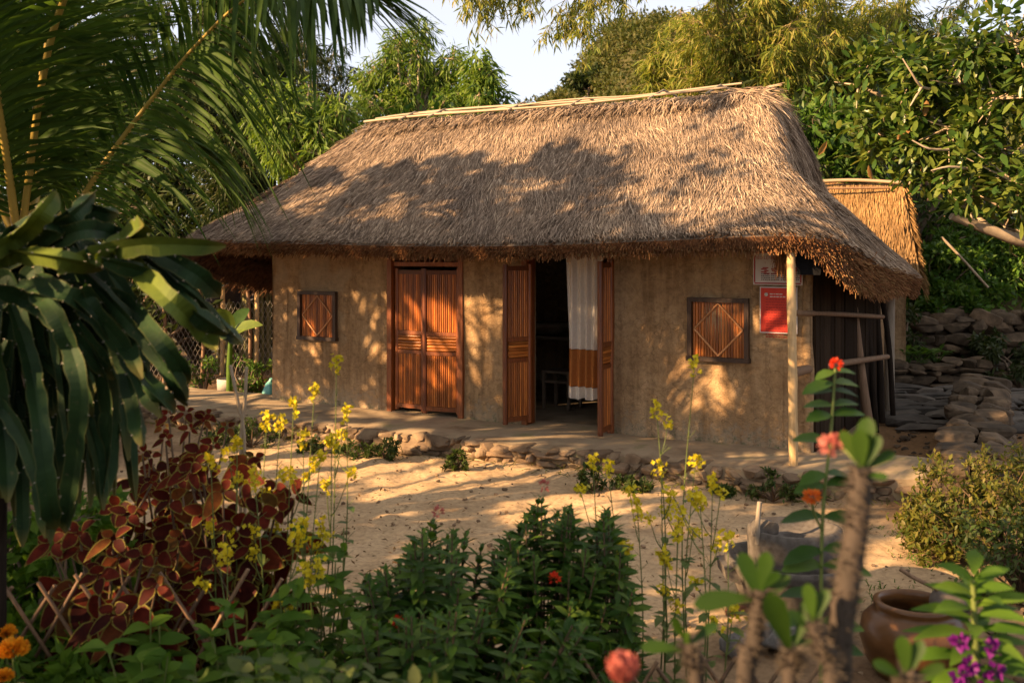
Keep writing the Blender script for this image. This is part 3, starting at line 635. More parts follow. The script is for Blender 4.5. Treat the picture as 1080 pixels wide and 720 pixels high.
t = MB(); t.tube(spline([pt(836, 393, 9.05), pt(868, 386, 10), pt(936, 376, 11.8)], 10), np.linspace(.05, .03, 10), 8); part(t, 'rail', M['pole_brown'], fence)
for (xa, ya, xb, yb, Y, r, lab) in ((905, 290, 924, 456, 11.9, .04, 'dark leaning pole just behind the brown pole'), (918, 286, 930, 446, 12.3, .045, 'thick dark pole between brown pole and grey post'), (927, 290, 942, 440, 12.6, .035, 'thin dark pole nearest the grey post')):
    q = spline([pt(xb, yb, Y), pt((xa+xb)/2+3, (ya+yb)/2, Y), pt(xa, ya, Y)], 9); t = MB(); t.tube(q, r, 8); single(t, 'timber_pole', M['pole_black'], pt(xb, yb, Y), lab, 'pole', 'poles at the side of the house')
q = pt(938, 436, 13.0); t = MB(); t.tube(spline([q-A3(0, 0, .1), pt(938, 360, 13), pt(939, 284, 13)], 9), .065, 12); single(t, 'timber_post', M['pole_grey'], q, 'pale grey post under the back corner of the eave', 'post')
# ------------------------------------------------------------------ vegetation materials
L = {}
L['bamboo_gold'] = leafmat('golden_bamboo_leaf', [(0.095, 0.135, 0.022), (0.162, 0.203, 0.032), (0.243, 0.257, 0.043), (0.311, 0.270, 0.068), (0.121, 0.169, 0.027)], .5, .4)
L['bamboo_dark'] = leafmat('dark_bamboo_leaf', [(.018, .032, .010), (.032, .05, .014), (.05, .065, .018), (.026, .042, .014)], .5, .3)
L['bamboo_fine'] = leafmat('fine_bamboo_leaf', [(.03, .05, .03), (.05, .075, .04), (.07, .09, .05)], .5, .35)
L['light'] = leafmat('light_green_leaf', [(0.068, 0.128, 0.022), (0.115, 0.189, 0.030), (0.176, 0.243, 0.041), (0.081, 0.149, 0.027)], .45, .4)
L['cashew'] = leafmat('broad_glossy_leaf', [(0.030, 0.068, 0.016), (0.047, 0.097, 0.019), (0.081, 0.135, 0.024), (0.115, 0.162, 0.030), (0.149, 0.176, 0.034), (0.038, 0.081, 0.019)], .32, .3, .5)
L['scrub'] = leafmat('hill_scrub_leaf', [(.045, .06, .016), (.075, .088, .02), (.11, .10, .03), (.06, .08, .02)], .6, .3)
L['slope'] = leafmat('slope_leaf', [(0.037, 0.088, 0.015), (0.062, 0.138, 0.020), (0.112, 0.188, 0.027), (0.050, 0.106, 0.018)], .45, .35)
L['shade'] = leafmat('tall_tree_leaf', [(.025, .045, .012), (.04, .065, .016), (.06, .085, .02)], .45, .3)
M['bark'] = solid('grey_brown_bark', [(.07, .05, .035), (.15, .11, .075), (.22, .165, .12)], 9, .9, .7, .02, (1, 1, .35))
M['bark_pale'] = solid('pale_bark', [(.22, .17, .11), (.36, .28, .19), (.44, .35, .25)], 8, .85, .6, .01, (1, 1, .4))
M['culm'] = solid('bamboo_culm', [(.07, .075, .03), (.14, .13, .05), (.20, .17, .075)], 3, .45, .1, .003, (6, 6, .6))
M['culm_gold'] = solid('old_bamboo_culm', [(.16, .12, .05), (.26, .19, .085)], 3, .5, .1, .003, (6, 6, .6))

def blobs(mb, C, R, n, Lf, Wf, dn=.3, out=.6, shell=.45, m=0, sq=(1, 1, .8), fold=.25):
    C = np.asarray(C, float); K = len(C); R = np.broadcast_to(R, (K,)); n = np.broadcast_to(n, (K,))
    ix = np.repeat(np.arange(K), n); N_ = len(ix); d = rdir(N_); r = U(0, 1, N_)**shell
    P = C[ix]+d*(r*R[ix])[:, None]*np.array(sq); D_ = unit(d*out+rdir(N_)*.7+A3(0, 0, -dn)); Nn = unit(A3(0, 0, .8)+rdir(N_)*.8)
    mb.flakes(P, D_, Nn, Lf*U(.6, 1.25, N_), Wf*U(.7, 1.2, N_), m, fold); return P
def limbs(mb, root, tips, r0, r1, bend=.2, n=6, k=6):
    for tp in tips:
        mid = (root+tp)/2+rng.normal(0, bend, 3)*np.linalg.norm(tp-root)*.5+A3(0, 0, .1*np.linalg.norm(tp-root)); mb.tube(spline([root, mid, tp], k), np.linspace(r0, r1, k), n)
def subcl(center, rad, k, flat=.75):
    d = rdir(k)*(U(.25, 1, k)**.5)[:, None]*rad*np.array([1, 1, flat]); return np.asarray(center)+d
def tree(name, label, base, top, C, R, n, Lf, Wf, mat_, bark, r0=.12, dn=.3, group=None, cat='tree', twigs=3, sq=(1, 1, .8)):
    t = thing(name, label, cat, base, group); base = np.asarray(base, float); top = np.asarray(top, float)
    tm = MB(); tm.tube(spline([base-A3(0, 0, .1), (base+top)/2+rng.normal(0, .12, 3), top], 10), np.linspace(r0, r0*.55, 10), 9); limbs(tm, top, C, r0*.45, .015)
    cm = MB(); P = blobs(cm, C, R, n, Lf, Wf, dn, sq=sq); part(cm, 'crown', mat_, t)
    ix = rng.choice(len(P), min(len(P), twigs*len(C)*4)); c2 = np.asarray(C)[np.argmin(((P[ix][:, None]-np.asarray(C)[None])**2).sum(-1), 1)]
    tm.segs(c2, P[ix], .012, .004, 3); part(tm, 'trunk', bark, t); return t
def bamboo(label, base, nc, H, spread, lean, mat_, culmmat, nleaf=260, Ls=.2, Ws=.026, start=.35, r=.035, group=None, arch=1.0, spray=7, wid=.55):
    t = thing('bamboo_clump', label, 'bamboo', base, group); base = np.asarray(base, float); P = []; D_ = []; cms = MB(); tw = MB()
    for c in range(nc):
        an = U(0, 2*math.pi); dv = A3(math.cos(an), math.sin(an), 0)*U(.3, 1)*spread+A3(*lean, 0); h = H*U(.7, 1.08)
        b0 = base+A3(U(-.5, .5), U(-.5, .5), -.1); q = np.linspace(0, 1, 16)[:, None]
        path = b0+dv*(q**2.2)*arch+A3(0, 0, 1)*(h*(q-.22*q**4*arch)); cms.tube(path, np.linspace(r, .006, 16), 6)
        f = U(start, 1, nleaf//spray)**.8; i = np.clip((f*15).astype(int), 0, 14); a = path[i]+(path[i+1]-path[i])*(f*15-i)[:, None]
        o = rdir(len(f))*np.array([1, 1, .45])*(wid*U(.3, 1, len(f))*(1.25-.55*f))[:, None]; o[:, 2] -= .10; e = a+o
        tw.segs(a, e, .006, .002, 3); k = rng.integers(0, spray, (len(f), spray))/spray
        pp = a[:, None]+(e-a)[:, None]*(.35+.65*U(0, 1, (len(f), spray, 1))); dd = unit(o)[:, None]*.6+A3(0, 0, -.55)+rng.normal(0, .45, (len(f), spray, 3))
        P.append(pp.reshape(-1, 3)); D_.append(dd.reshape(-1, 3))
    P = np.concatenate(P); D_ = unit(np.concatenate(D_)); lm = MB(); n = len(P)
    lm.flakes(P, D_, unit(A3(0, 0, 1)+rdir(n)*.8), Ls*U(.6, 1.3, n), Ws*U(.7, 1.2, n), 0, .15, .12)
    cms.c += [(V_, F_+cms.n, m_, u_, s_) for (V_, F_, m_, u_, s_) in tw.c]; part(cms, 'culm', culmmat, t); part(lm, 'foliage', mat_, t); return t
def gp(px, Y, z=None):
    x = (px-CX)/F*Y; return A3(x, Y, float(terrain(x, Y)) if z is None else z)

# ------------------------------------------------------------------ behind the house
g = 'bamboo clumps behind the house'
bamboo('golden bamboo clump behind the middle of the roof', gp(745, 20.5), 24, 9.2, 1.3, (.5, -.4), L['bamboo_gold'], M['culm_gold'], 700, .24, .036, .3, .035, g, 1.0, 7, .75)
bamboo('golden bamboo clump farthest back between the hill and the roof end', gp(700, 24), 20, 9.0, 1.0, (.4, -.2), L['bamboo_gold'], M['culm_gold'], 800, .26, .04, .2, .03, g, .8, 7, .8)
bamboo('golden bamboo clump above the ridge end of the roof', gp(800, 19.5), 24, 9.0, 1.6, (.1, -.3), L['bamboo_gold'], M['culm_gold'], 760, .24, .036, .22, .035, g, 1.0, 7, .75)
bamboo('yellowish bamboo clump between the ridge end and the small hut', gp(880, 21), 20, 7.4, 1.4, (.1, -.3), L['bamboo_gold'], M['culm'], 760, .24, .036, .12, .035, g, 1.0, 7, .8)
bamboo('deep green bamboo clump behind the small hut', gp(965, 23), 20, 6.4, 1.7, (.2, -.3), L['bamboo_dark'], M['culm'], 760, .26, .04, .1, .035, g, 1.0, 7, .85)
bamboo('tallest dark bamboo clump behind the leaning palm frond', gp(255, 18), 22, 9.2, 1.5, (.1, -.2), L['bamboo_dark'], M['culm'], 800, .25, .036, .25, .04, g, .8, 7, .8)
bamboo('dark bamboo clump with bare culms beside the light green tree', gp(330, 24), 18, 9.2, 1.3, (-.1, 0), L['bamboo_dark'], M['culm'], 620, .25, .034, .3, .04, g, .8, 7, .8)
bamboo('dark bamboo clump hidden by the upright palm frond', gp(150, 20), 20, 8.8, 1.9, (.2, 0), L['bamboo_dark'], M['culm'], 700, .26, .038, .2, .04, g, .8, 7, .9)
bamboo('dark bamboo clump at the edge beyond the palm', gp(45, 21), 20, 9, 1.9, (.2, 0), L['bamboo_dark'], M['culm'], 700, .26, .038, .2, .04, g, .8, 7, .9)
bamboo('fine bluish bamboo with sparse sprays against the sky', gp(392, 25), 11, 8.4, 1.0, (0, 0), L['bamboo_fine'], M['culm'], 240, .2, .024, .4, .02, g, .9, 6, .6)
# arching bamboo whose sprays hang over the ridge
t = thing('bamboo_clump', 'arching bamboo whose leafy sprays hang down over the ridge', 'bamboo', gp(800, 19.4), g); cm = MB(); lm = MB(); tw = MB()
for (px, py, Y, hx) in ((492, 6, 17, 1.0), (520, 2, 17.3, 1.6), (560, -8, 17, 1.3), (600, 26, 17.4, 1.9), (622, 8, 17.2, 2.3), (478, -14, 17.6, .6), (545, 16, 17.8, 1.2), (650, 6, 17.2, 2.6), (585, 34, 17.1, 1.7), (505, 20, 17.2, 1.2), (612, 40, 17.0, 2.0), (535, -6, 17.5, 1.0)):
    b0 = gp(800, 19.4)+A3(U(-.3, .3), U(-.3, .3), -.1); e = pt(px, py, Y)
    q = spline([b0, b0+A3(-.1, -.2, 4.6), A3((b0[0]+e[0])/2+.5, 18.3, 8.4), e+A3(.35, .1, .75), e], 26); cm.tube(q, np.linspace(.02, .005, 26), 6)
    f = U(.55, 1, 46); i = (f*24.9).astype(int); a = q[i]; o = rdir(46)*.4*np.array([1, 1, .5])+A3(0, 0, -.34)*U(.3, 1.4, 46)[:, None]; en = a+o; tw.segs(a, en, .006, .002, 3)
    pp = (a[:, None]+(en-a)[:, None]*U(.3, 1, (46, 8, 1))).reshape(-1, 3); dd = unit(A3(0, 0, -.9)+rng.normal(0, .5, (len(pp), 3))); lm.flakes(pp, dd, rdir(len(pp)), .22*U(.6, 1.2, len(pp)), .032, 0, .1, .1)
cm.c += [(V_, F_+cm.n, m_, u_, s_) for (V_, F_, m_, u_, s_) in tw.c]; part(cm, 'culm', M['culm'], t); part(lm, 'foliage', L['bamboo_gold'], t)
# light green trees
def lt(label, px, Y, cs, n=240, Lf=.26, Wf=.055, mat_='light'):
    C = np.concatenate([subcl(pt(x, y, Y), r, k) for (x, y, r, k) in cs]); b0 = gp(px, Y); top = pt(px, max(c[1] for c in cs)+20, Y)
    tree('slender_tree', label, b0, top, C, .3, n, Lf, Wf, L[mat_], M['bark_pale'], .09, .9, 'light green trees behind the roof', sq=(1, 1, 1.25))
lt('light green tree hanging over the low end of the roof', 312, 15.5, [(310, 150, .6, 10), (300, 112, .4, 6), (345, 165, .55, 7), (338, 128, .4, 5), (292, 140, .3, 4)], 170, .22, .045)
lt('light green drooping tree rising above the ridge poles', 438, 22, [(440, 80, .7, 7), (424, 48, .35, 4), (468, 66, .5, 5), (450, 110, .9, 9), (412, 100, .6, 6), (486, 98, .4, 4), (442, 36, .3, 3), (418, 72, .5, 5), (400, 88, .5, 5), (388, 112, .6, 5), (462, 100, .6, 5)], 150, .24, .042)
lt('smallest light green tree against the pale sky', 500, 21, [(495, 100, .45, 6), (505, 82, .35, 4), (480, 118, .5, 6), (516, 112, .35, 4), (500, 66, .25, 2)], 150)
# hill
hb = MB(); n = 2300; x = U(-8, 24, n); y = U(30, 84, n); z = terrain(x, y); C = np.stack([x, y, z+.2], 1)
blobs(hb, C, U(.6, 1.6, n), 110, .32, .17, .1, .7, .5, sq=(1, 1, .7))
tag(hb.build('hill_scrub', L['scrub']), 'low scrub covering the hill beyond the roof', None, None, 'stuff')
for (px, Y, s, lab) in ((620, 62, 1.0, 'round dark tree standing on the hilltop'), (575, 58, .7, 'small bushy tree on the near hill slope')):
    b0 = gp(px, Y); C = subcl(b0+A3(0, 0, 2.2*s), 1.1*s, 9); tree('hill_tree', lab, b0, b0+A3(0, 0, 1.3*s), C, .6*s, 130, .4, .2, L['bamboo_dark'], M['bark'], .12, .1, 'trees on the hill')
# dark understorey behind the house and at its sides
def shrub(label, px, Y, w, h, k, n, Lf, Wf, mat_, group, dn=.2, name='shrub', z0=None, stem='bark'):
    b0 = gp(px, Y, z0); C = b0+np.stack([U(-w, w, k), U(-w, w, k)*.7, U(.2, 1, k)*h], 1); t = thing(name, label, 'shrub', b0, group)
    s_ = MB(); limbs(s_, b0, C, .02+.012*h, .006, n=5, k=5); f = MB(); P = blobs(f, C, .3*max(w, h*.6)*U(.7, 1.2, k), n, Lf, Wf, dn); 
    i = rng.choice(len(P), min(60, len(P))); c2 = C[np.argmin(((P[i][:, None]-C[None])**2).sum(-1), 1)]; s_.segs(c2, P[i], .006, .003, 3); part(s_, 'stem', M[stem], t)
    part(f, 'foliage', mat_, t); return t
g = 'shrubs growing behind the house'
for (lab, px, Y, w, h, m_) in (('dark shrub under the bamboo behind the palm fronds', 120, 17.5, 2.2, 3.0, 'bamboo_dark'), ('mid green shrub under the dark bamboo', 205, 20, 1.5, 3.4, 'bamboo_dark'), ('shrub at the low end of the roof', 262, 20.5, 1.5, 4.0, 'bamboo_dark'),
        ('broad dark shrub at the edge behind the dragon fruit', 20, 17, 2.2, 3.2, 'bamboo_dark'), ('green shrub behind the ridge poles', 415, 19, 1.8, 4.6, 'slope'), ('dull shrub beyond the ridge under the hill', 540, 24, 2.5, 3.2, 'scrub'), ('yellowish shrub below the golden bamboo', 665, 21, 1.6, 3.7, 'bamboo_gold'),
        ('dark shrub behind the ridge end', 830, 18, 1.5, 4.0, 'bamboo_dark'), ('bright green shrub beside the small hut roof', 876, 17.4, .8, 3.6, 'slope'), ('dark shrub behind the small hut', 945, 20, 2.0, 4.0, 'bamboo_dark')):
    shrub(lab, px, Y, w, h, 34, 110, .22, .085, L[m_], g)

# ------------------------------------------------------------------ small hut, retaining wall, paving
hc = gp(905, 16.4); hc[2] = 0
hut = thing('thatched_hut', 'small hut with golden thatch peeking out behind the big roof', 'hut', hc)
def hutroof():
    a = pt(846, 193, 16.4); b = pt(953, 194, 15.6); n_ = unit(A3(-.35, -1, 0)); rows = []
    for q in np.linspace(0, 1, 18):
        rows.append([a+(b-a)*u+n_*(1.25*q)-A3(0, 0, 1.32*q+.05*math.sin(q*3))+A3(.18, 0, 0)*(u > .98)*q+A3(0, 0, .012)*vnoise(u*9, q*7, 61) for u in np.linspace(-.6, 1, 50)])
    return np.array(rows), a, b, n_
HR, ha, hb_, hn = hutroof(); t = MB(); t.grid(HR); t.grid(np.array([HR[0]+0*hn, HR[0]-hn*1.3-A3(0, 0, 1.3)])); 
e = HR[:, -1]; t.grid(np.stack([e, e-hn*.02-A3(0, 0, .22)], 1))
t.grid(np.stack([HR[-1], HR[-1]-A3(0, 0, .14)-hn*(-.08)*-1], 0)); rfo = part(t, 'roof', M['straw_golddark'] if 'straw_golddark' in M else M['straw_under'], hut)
dT_ = unit(np.gradient(HR, axis=0)); n = 13000; i = rng.integers(0, 17, n); j = rng.integers(0, 49, n); fu = U(0, 1, (n, 1)); fv = U(0, 1, (n, 1))
P_ = (HR[i, j]*(1-fv)+HR[i, j+1]*fv)*(1-fu)+(HR[i+1, j]*(1-fv)+HR[i+1, j+1]*fv)*fu; nn_ = unit(np.cross(dT_[i, j], unit(hb_-ha))); nn_ = np.where(nn_[:, 2:] < 0, -nn_, nn_)
t = MB(); strands(t, P_, dT_[i, j], nn_, U(.18, .42, n), U(.005, .010, n), yaw=.1, lift1=.05)
n = 900; k = rng.integers(0, 18, n); P_ = HR[k, -1]-A3(0, 0, 1)*U(0, .2, n)[:, None]; strands(t, P_, unit(dT_[k, -1]+A3(.3, 0, -.3)), np.tile(A3(1, 0, .3), (n, 1)), U(.15, .35, n), U(.005, .01, n), yaw=.25)
part(t, 'thatch', M['straw_gold'], rfo)
t = MB(); t.tube(spline([pt(845, 191, 16.3)+hn*.12, pt(900, 190, 16)+hn*.14+A3(0, 0, .02), pt(963, 192, 15.5)+hn*.1], 12)-A3(0, 0, .03), .028, 8); part(t, 'ridge_pole', M['bamboo_pale'], rfo)
t = MB(); t.tube(spline([pt(850, 200, 16.2)+hn*.25, pt(938, 199, 15.7)+hn*.25], 8), .02, 8); part(t, 'ridge_pole', M['pole_brown'], rfo)
t = MB(); q0 = gp(951, 15.5, 0); q1 = gp(870, 15.9, 0); mid_ = (q0+q1)/2; t.box((mid_+A3(.1, .9, 1.1)), (1.7, 1.4, 2.2), -.35); part(t, 'wall', M['mud'], hut)

def stonewall(name, label, a, b, h, th, course=.15, ln=(.12, .42), mat_='wallstone', lean=0.0, capz=None):
    a = np.asarray(a, float); b = np.asarray(b, float); Lw = np.linalg.norm((b-a)[:2]); d = (b-a)/Lw; nrm = A3(-d[1], d[0], 0); ang = math.atan2(d[1], d[0]); t = MB(); C = []; Dm = []
    nr = max(1, int(round(h/course)))
    for r in range(nr):
        for k in range(max(1, int(round(th/.28)))):
            x = U(-.2, 0)
            while x < Lw:
                w = U(*ln); C.append(a+d*(x+w/2)+nrm*((k+.5)*.28-th/2+lean*r+U(-.04, .04))+A3(0, 0, (r+.5)*h/nr+U(-.04, .04))); Dm.append((w*1.08, .36+U(-.08, .06), h/nr*U(.8, 1.45))); x += w
    t.stones(C, Dm, ang+rng.normal(0, .13, len(C)), .02, p=4.5, k=6); ctr = (a+b)/2; return single(t, name, M[mat_], ctr, label, 'wall')
stonewall('stone_wall', 'mossy stone retaining wall below the overgrown slope', A3(5.0, 17.0, 0), A3(12.5, 17.3, 0), 1.12, .5, .19, (.16, .55))
stonewall('stone_wall', 'low dark dry stone step before the retaining wall', A3(5.1, 15.5, 0), A3(7.6, 15.9, .0), .42, .5, .12, (.16, .5))
stonewall('stone_wall', 'low sunlit stone wall running from the bush to the paving', A3(3.78, 8.15, -.05), A3(6.35, 13.4, 0), .44, .55, .15, (.22, .5))
# flat paving stones
pv = MB(); C = []; Dm = []
for r in range(11):
    y = 11.95+.3*r; x = 4.55+.07*r
    while x < 7.2: w = U(.3, .8); C.append((x+w/2, y+U(-.03, .03), .03+.008*r+U(-.012, .012))); Dm.append((w*.97, .29, .10)); x += w
pv.stones(C, Dm, rng.normal(0, .05, len(C)), .012, p=9, k=6)
tag(pv.build('paved_path', M['paving']), 'uneven grey flagstones behind the side of the house', None, None, 'structure')

# cashew-like tree at the right
b0 = gp(1190, 13.4); zones = [(905, 75, 14.2, .5, 10), (935, 130, 14, .6, 14), (960, 70, 13.6, .65, 16), (1015, 75, 13, .6, 15), (1000, 120, 13.2, .7, 18), (1050, 90, 12.6, .8, 20), (985, 160, 13.6, .5, 12), (1030, 190, 13, .6, 16), (1075, 180, 12.4, .7, 18), (915, 150, 14.3, .35, 5), (1070, 30, 12.4, .6, 10), (1100, 120, 12.6, .9, 18), (1150, 60, 12.8, 1.0, 18), (1060, 225, 13.6, .4, 6)]
C = np.concatenate([subcl(pt(x, y, Y), r, k) for (x, y, Y, r, k) in zones]); t = thing('broadleaf_tree', 'broad leaved tree with pale limbs leaning over the small hut', 'tree', b0)
tm = MB(); fork = pt(1160, 250, 13.3); tm.tube(spline([b0-A3(0, 0, .1), b0+A3(.1, 0, 1.2), fork], 10), np.linspace(.19, .14, 10), 10)
tm.tube(spline([fork, pt(1090, 255, 13.1), pt(1045, 243, 13), pt(1003, 228, 12.9)], 14), np.linspace(.12, .045, 14), 9); tm.tube(spline([pt(1045, 243, 13), pt(1020, 220, 13.2), pt(985, 180, 13.4)], 8), np.linspace(.06, .025, 8), 7)
tips = [pt(x, y+15, Y) for (x, y, Y, r, k) in zones]; limbs(tm, fork, tips, .07, .02, .15, 7, 9); bm = tm
for q in ([(985, 94, 12.8), (972, 92, 12.7), (962, 78, 12.6), (952, 62, 12.6)], [(972, 92, 12.7), (960, 112, 12.7)], [(1000, 158, 12.6), (980, 157, 12.5), (962, 148, 12.5)], [(1020, 178, 12.5), (1000, 176, 12.4), (982, 180, 12.4)]): bm.tube(spline([pt(*p_) for p_ in q], 7), np.linspace(.022, .008, 7), 6)
near_ = C[np.argsort(np.linalg.norm(C[:, None]-np.array(tips)[None], axis=-1).argmin(1))]; nt_ = np.array(tips)[np.linalg.norm(near_[:, None]-np.array(tips)[None], axis=-1).argmin(1)]; bm.segs(nt_, near_, .018, .006, 4)
part(bm, 'trunk', M['bark_pale'], t)
lm = MB(); n = 38; ix = np.repeat(np.arange(len(C)), n); d = rdir(len(ix)); P = C[ix]+d*U(.05, .30, len(ix))[:, None]; D_ = unit(d+A3(0, 0, .15)+rng.normal(0, .35, d.shape)); Nn = unit(A3(0, 0, 1)+rdir(len(ix))*.6)
lm.leaves(P, D_, Nn, U(.10, .20, len(ix)), U(.055, .095, len(ix)), (0, .3, .7, 1), (.15, .8, 1, .25), .18, .15)
k = rng.choice(len(C), 16); lm.leaves(C[k]+rng.normal(0, .25, (16, 3)), unit(A3(0, 0, -1)+rng.normal(0, .5, (16, 3))), rdir(16), .2, .09, (0, .3, .7, 1), (.15, .8, 1, .25), .5, .1, 1)
M['deadleaf'] = leafmat('dead_leaf', [(.20, .10, .03), (.30, .17, .06), (.24, .13, .05)], .7, .3); part(lm, 'crown', [L['cashew'], M['deadleaf']], t)
# slope above the retaining wall
g = 'shrubs on the slope above the stone wall'
for (lab, px, Y, w, h) in (('leafy shrub just above the corner of the eave', 985, 18, .6, 1.0), ('bright shrub under the pale leaning stick', 1010, 18.6, .6, 1.1), ('dense shrub above the middle of the retaining wall', 1040, 18.0, .6, .9), ('tall green shrub on the slope under the thick limb', 1062, 19.2, .8, 1.3), ('shrub high on the slope behind the hut corner', 975, 20, .8, 1.4), ('shrub at the top of the slope below the tree', 1020, 21.2, 1.0, 1.5), ('shrub at the edge of the slope', 1100, 18.5, .9, 1.2), ('small shrub trailing over the retaining wall', 1000, 17.5, .45, .5)):
    shrub(lab, px, Y, w, h, 20, 90, .14, .07, L['slope'], g)
gc = MB(); n = 5200; x = U(5.4, 14, n); y = U(17.25, 24, n); z = terrain(x, y)+U(0, .28, n); gc.flakes(np.stack([x, y, z], 1), unit(rdir(n)+A3(0, 0, .5)), unit(rdir(n)+A3(0, 0, 1)), .17, .085)
tag(gc.build('ground_cover', L['slope']), 'leafy ground cover on the slope behind the retaining wall', None, None, 'stuff')
t = MB(); t.tube(spline([pt(993, 250, 17.2), pt(1015, 273, 17.2), pt(1042, 303, 17.2)], 8), .022, 7); single(t, 'dead_branch', M['bark_pale'], pt(1042, 303, 17.2), 'pale dead stick leaning on the green slope', 'branch')
def herb(label, base, k, Lf, Wf, mat_, group, up=.5, name='leafy_plant', cat='plant', sp=.1):
    t = thing(name, label, cat, base, group); base = np.asarray(base, float); s_ = MB(); a = base+rng.normal(0, sp*.4, (k, 3))*A3(1, 1, 0); d = unit(rdir(k)*A3(1, 1, .3)+A3(0, 0, up)); e = a+d*Lf*U(.5, 1.1, k)[:, None]
    s_.segs(a, e, .005, .003, 4); part(s_, 'stem', mat_, t); f = MB(); f.leaves(e, unit(d+A3(0, 0, -.25)), unit(A3(0, 0, 1)+rdir(k)*.3), Lf*U(.7, 1.2, k), Wf*U(.7, 1.2, k), (0, .25, .6, 1), (.15, .9, .8, .05), .2, .35); part(f, 'foliage', mat_, t); return t
g = 'broad leaved plants on the stone step'
for (px, Y, lab) in ((957, 15.7, 'broad leaved plant on the stone step next to the grey post'), (972, 15.6, 'middle broad leaved plant on the dark stone step'), (988, 15.8, 'broad leaved plant on the stone step farthest from the grey post')):
    herb(lab, gp(px, Y, .42), 16, .22, .1, L['slope'], g, 1.0, 'broadleaf_plant')
for (lab, px, Y, w, h) in (('dark creeper hanging over the retaining wall', 1055, 16.6, .5, .8), ('dark weeds at the foot of the retaining wall', 1075, 15.5, .6, .7), ('dark shrub in the shadow under the back eave', 950, 16.2, .35, 1.2)):
    shrub(lab, px, Y, w, h, 14, 80, .12, .055, L['bamboo_dark'], 'dark plants by the retaining wall', .5, z0=0)
# ------------------------------------------------------------------ yard corner at the left
t = thing('wire_fence', 'sagging chicken wire fence beyond the low end of the house', 'fence', gp(225, 16.2, 0)); wf = MB(); pa, pb = gp(120, 15.8, 0), gp(300, 16.8, 0); W_ = np.linalg.norm(pb-pa); du = (pb-pa)/W_
A_ = []; B_ = []
for i in range(int(W_/.075)):
    for j in range(17):
        x0, z0 = i*.075, .06+j*.075; s_ = .0375*(j % 2)
        for dx in (-.0375, .0375): A_.append(pa+du*(x0+s_)+A3(0, 0, z0)); B_.append(pa+du*(x0+s_+dx)+A3(0, 0, z0+.075))
M['wire'] = solid('dull_wire', [(.22, .20, .17), (.30, .27, .23)], 10, .6, 0); wf.segs(A_, B_, .0035, .0035, 3); part(wf, 'wire_mesh', M['wire'], t)
for q in (.02, .28, .5, .78, .98): wf = MB(); b = pa+du*W_*q; wf.tube(spline([b-A3(0, 0, .05), b+A3(.03, 0, .8), b+A3(-.02, 0, 1.55)], 6), .03, 7); part(wf, 'post', M['pole_brown'], t)
M['tarp'] = solid('dark_tarpaulin', [(.020, .018, .022), (.032, .028, .034)], 6, .6, .3, .02); tp = MB(); q = np.linspace(0, 1, 14); G_ = np.array([[pt(208+u*60, 282+v*34+4*math.sin(u*3.1), 17.6)+A3(0, .12*math.sin(u*7+v*3), 0) for v in np.linspace(0, 1, 8)] for u in q])
tp.grid(G_); tp.grid(G_+A3(0, .012, 0)); single(tp, 'tarpaulin', M['tarp'], G_[7, 7], 'dark tarpaulin hung between poles beyond the wire fence', 'tarpaulin')
for (px, lab) in ((234, 'pole holding the middle of the dark tarpaulin'), (270, 'pole at the house end of the dark tarpaulin')): t = MB(); b = gp(px, 17.5, 0); t.tube(spline([b, b+A3(.02, 0, 1), pt(px, 272, 17.5)], 6), .04, 8); single(t, 'timber_pole', M['bamboo_post'], b, lab, 'pole')
M['pale_sheet'] = solid('pale_plastic_sheet', [(.22, .24, .32), (.34, .36, .44)], 9, .5, .3, .02); tp = MB(); G_ = np.array([[pt(182+u*12, 280+v*24, 17.3)+A3(.02*math.sin(v*5), .05*math.sin(u*9), 0) for v in np.linspace(0, 1, 8)] for u in np.linspace(0, 1, 9)]); tp.grid(G_); tp.grid(G_+A3(0, .01, 0)); single(tp, 'plastic_sheet', M['pale_sheet'], G_[4, 7], 'pale bluish plastic sheet hanging beside the dark tarpaulin', 'sheet')
M['whitepaint'] = solid('chalky_concrete', [(.34, .31, .27), (.50, .46, .41)], 9, .9, .4, .01)
b = gp(242, 15.2, 0); t = MB(); t.lathe([(.0, .02), (.16, .02), (.18, 0), (.19, .2), (.185, .22), (.155, .22), (.15, .1), (0, .1)], b, 28, jit=.01); single(t, 'stone_ring', M['whitepaint'], b, 'pale round concrete tub by the wire fence', 'tub')
for (px, Y, s, lab) in ((262, 15.3, .22, 'grey boulder beside the pale concrete tub'), (272, 15.0, .17, 'smaller grey rock next to the house end'), (256, 14.9, .12, 'small dark stone in front of the concrete tub'), (205, 15.4, .12, 'small stone at the foot of the wire fence')):
    b = gp(px, Y, 0); t = MB(); t.stones([b+A3(0, 0, s*.35)], [(s*1.3, s, s*.8)], U(0, 3), .08, p=2.6, k=7); single(t, 'boulder', M['rubble'], b, lab, 'rock')
M['sack'] = solid('teal_sack', [(.10, .33, .30), (.20, .45, .40)], 5, .5, .4, .02); b = gp(284, 13.9, .02); t = MB(); t.stones([b+A3(0, 0, .16)], [(.20, .18, .30)], .4, .05, p=2.6, k=8); t.stones([b+A3(.02, 0, .33)], [(.07, .07, .1)], .4, .08, p=2.4, k=6); single(t, 'sack', M['sack'], b, 'teal plastic sack leaning at the house corner', 'sack')
b = gp(281, 13.7, .02); t = MB(); t.stones([b+A3(0, 0, .08)], [(.22, .16, .16)], .4, .07, p=2.4, k=8); single(t, 'bag', M['whitepaint'], b, 'dirty white bundle lying below the teal sack', 'bag')
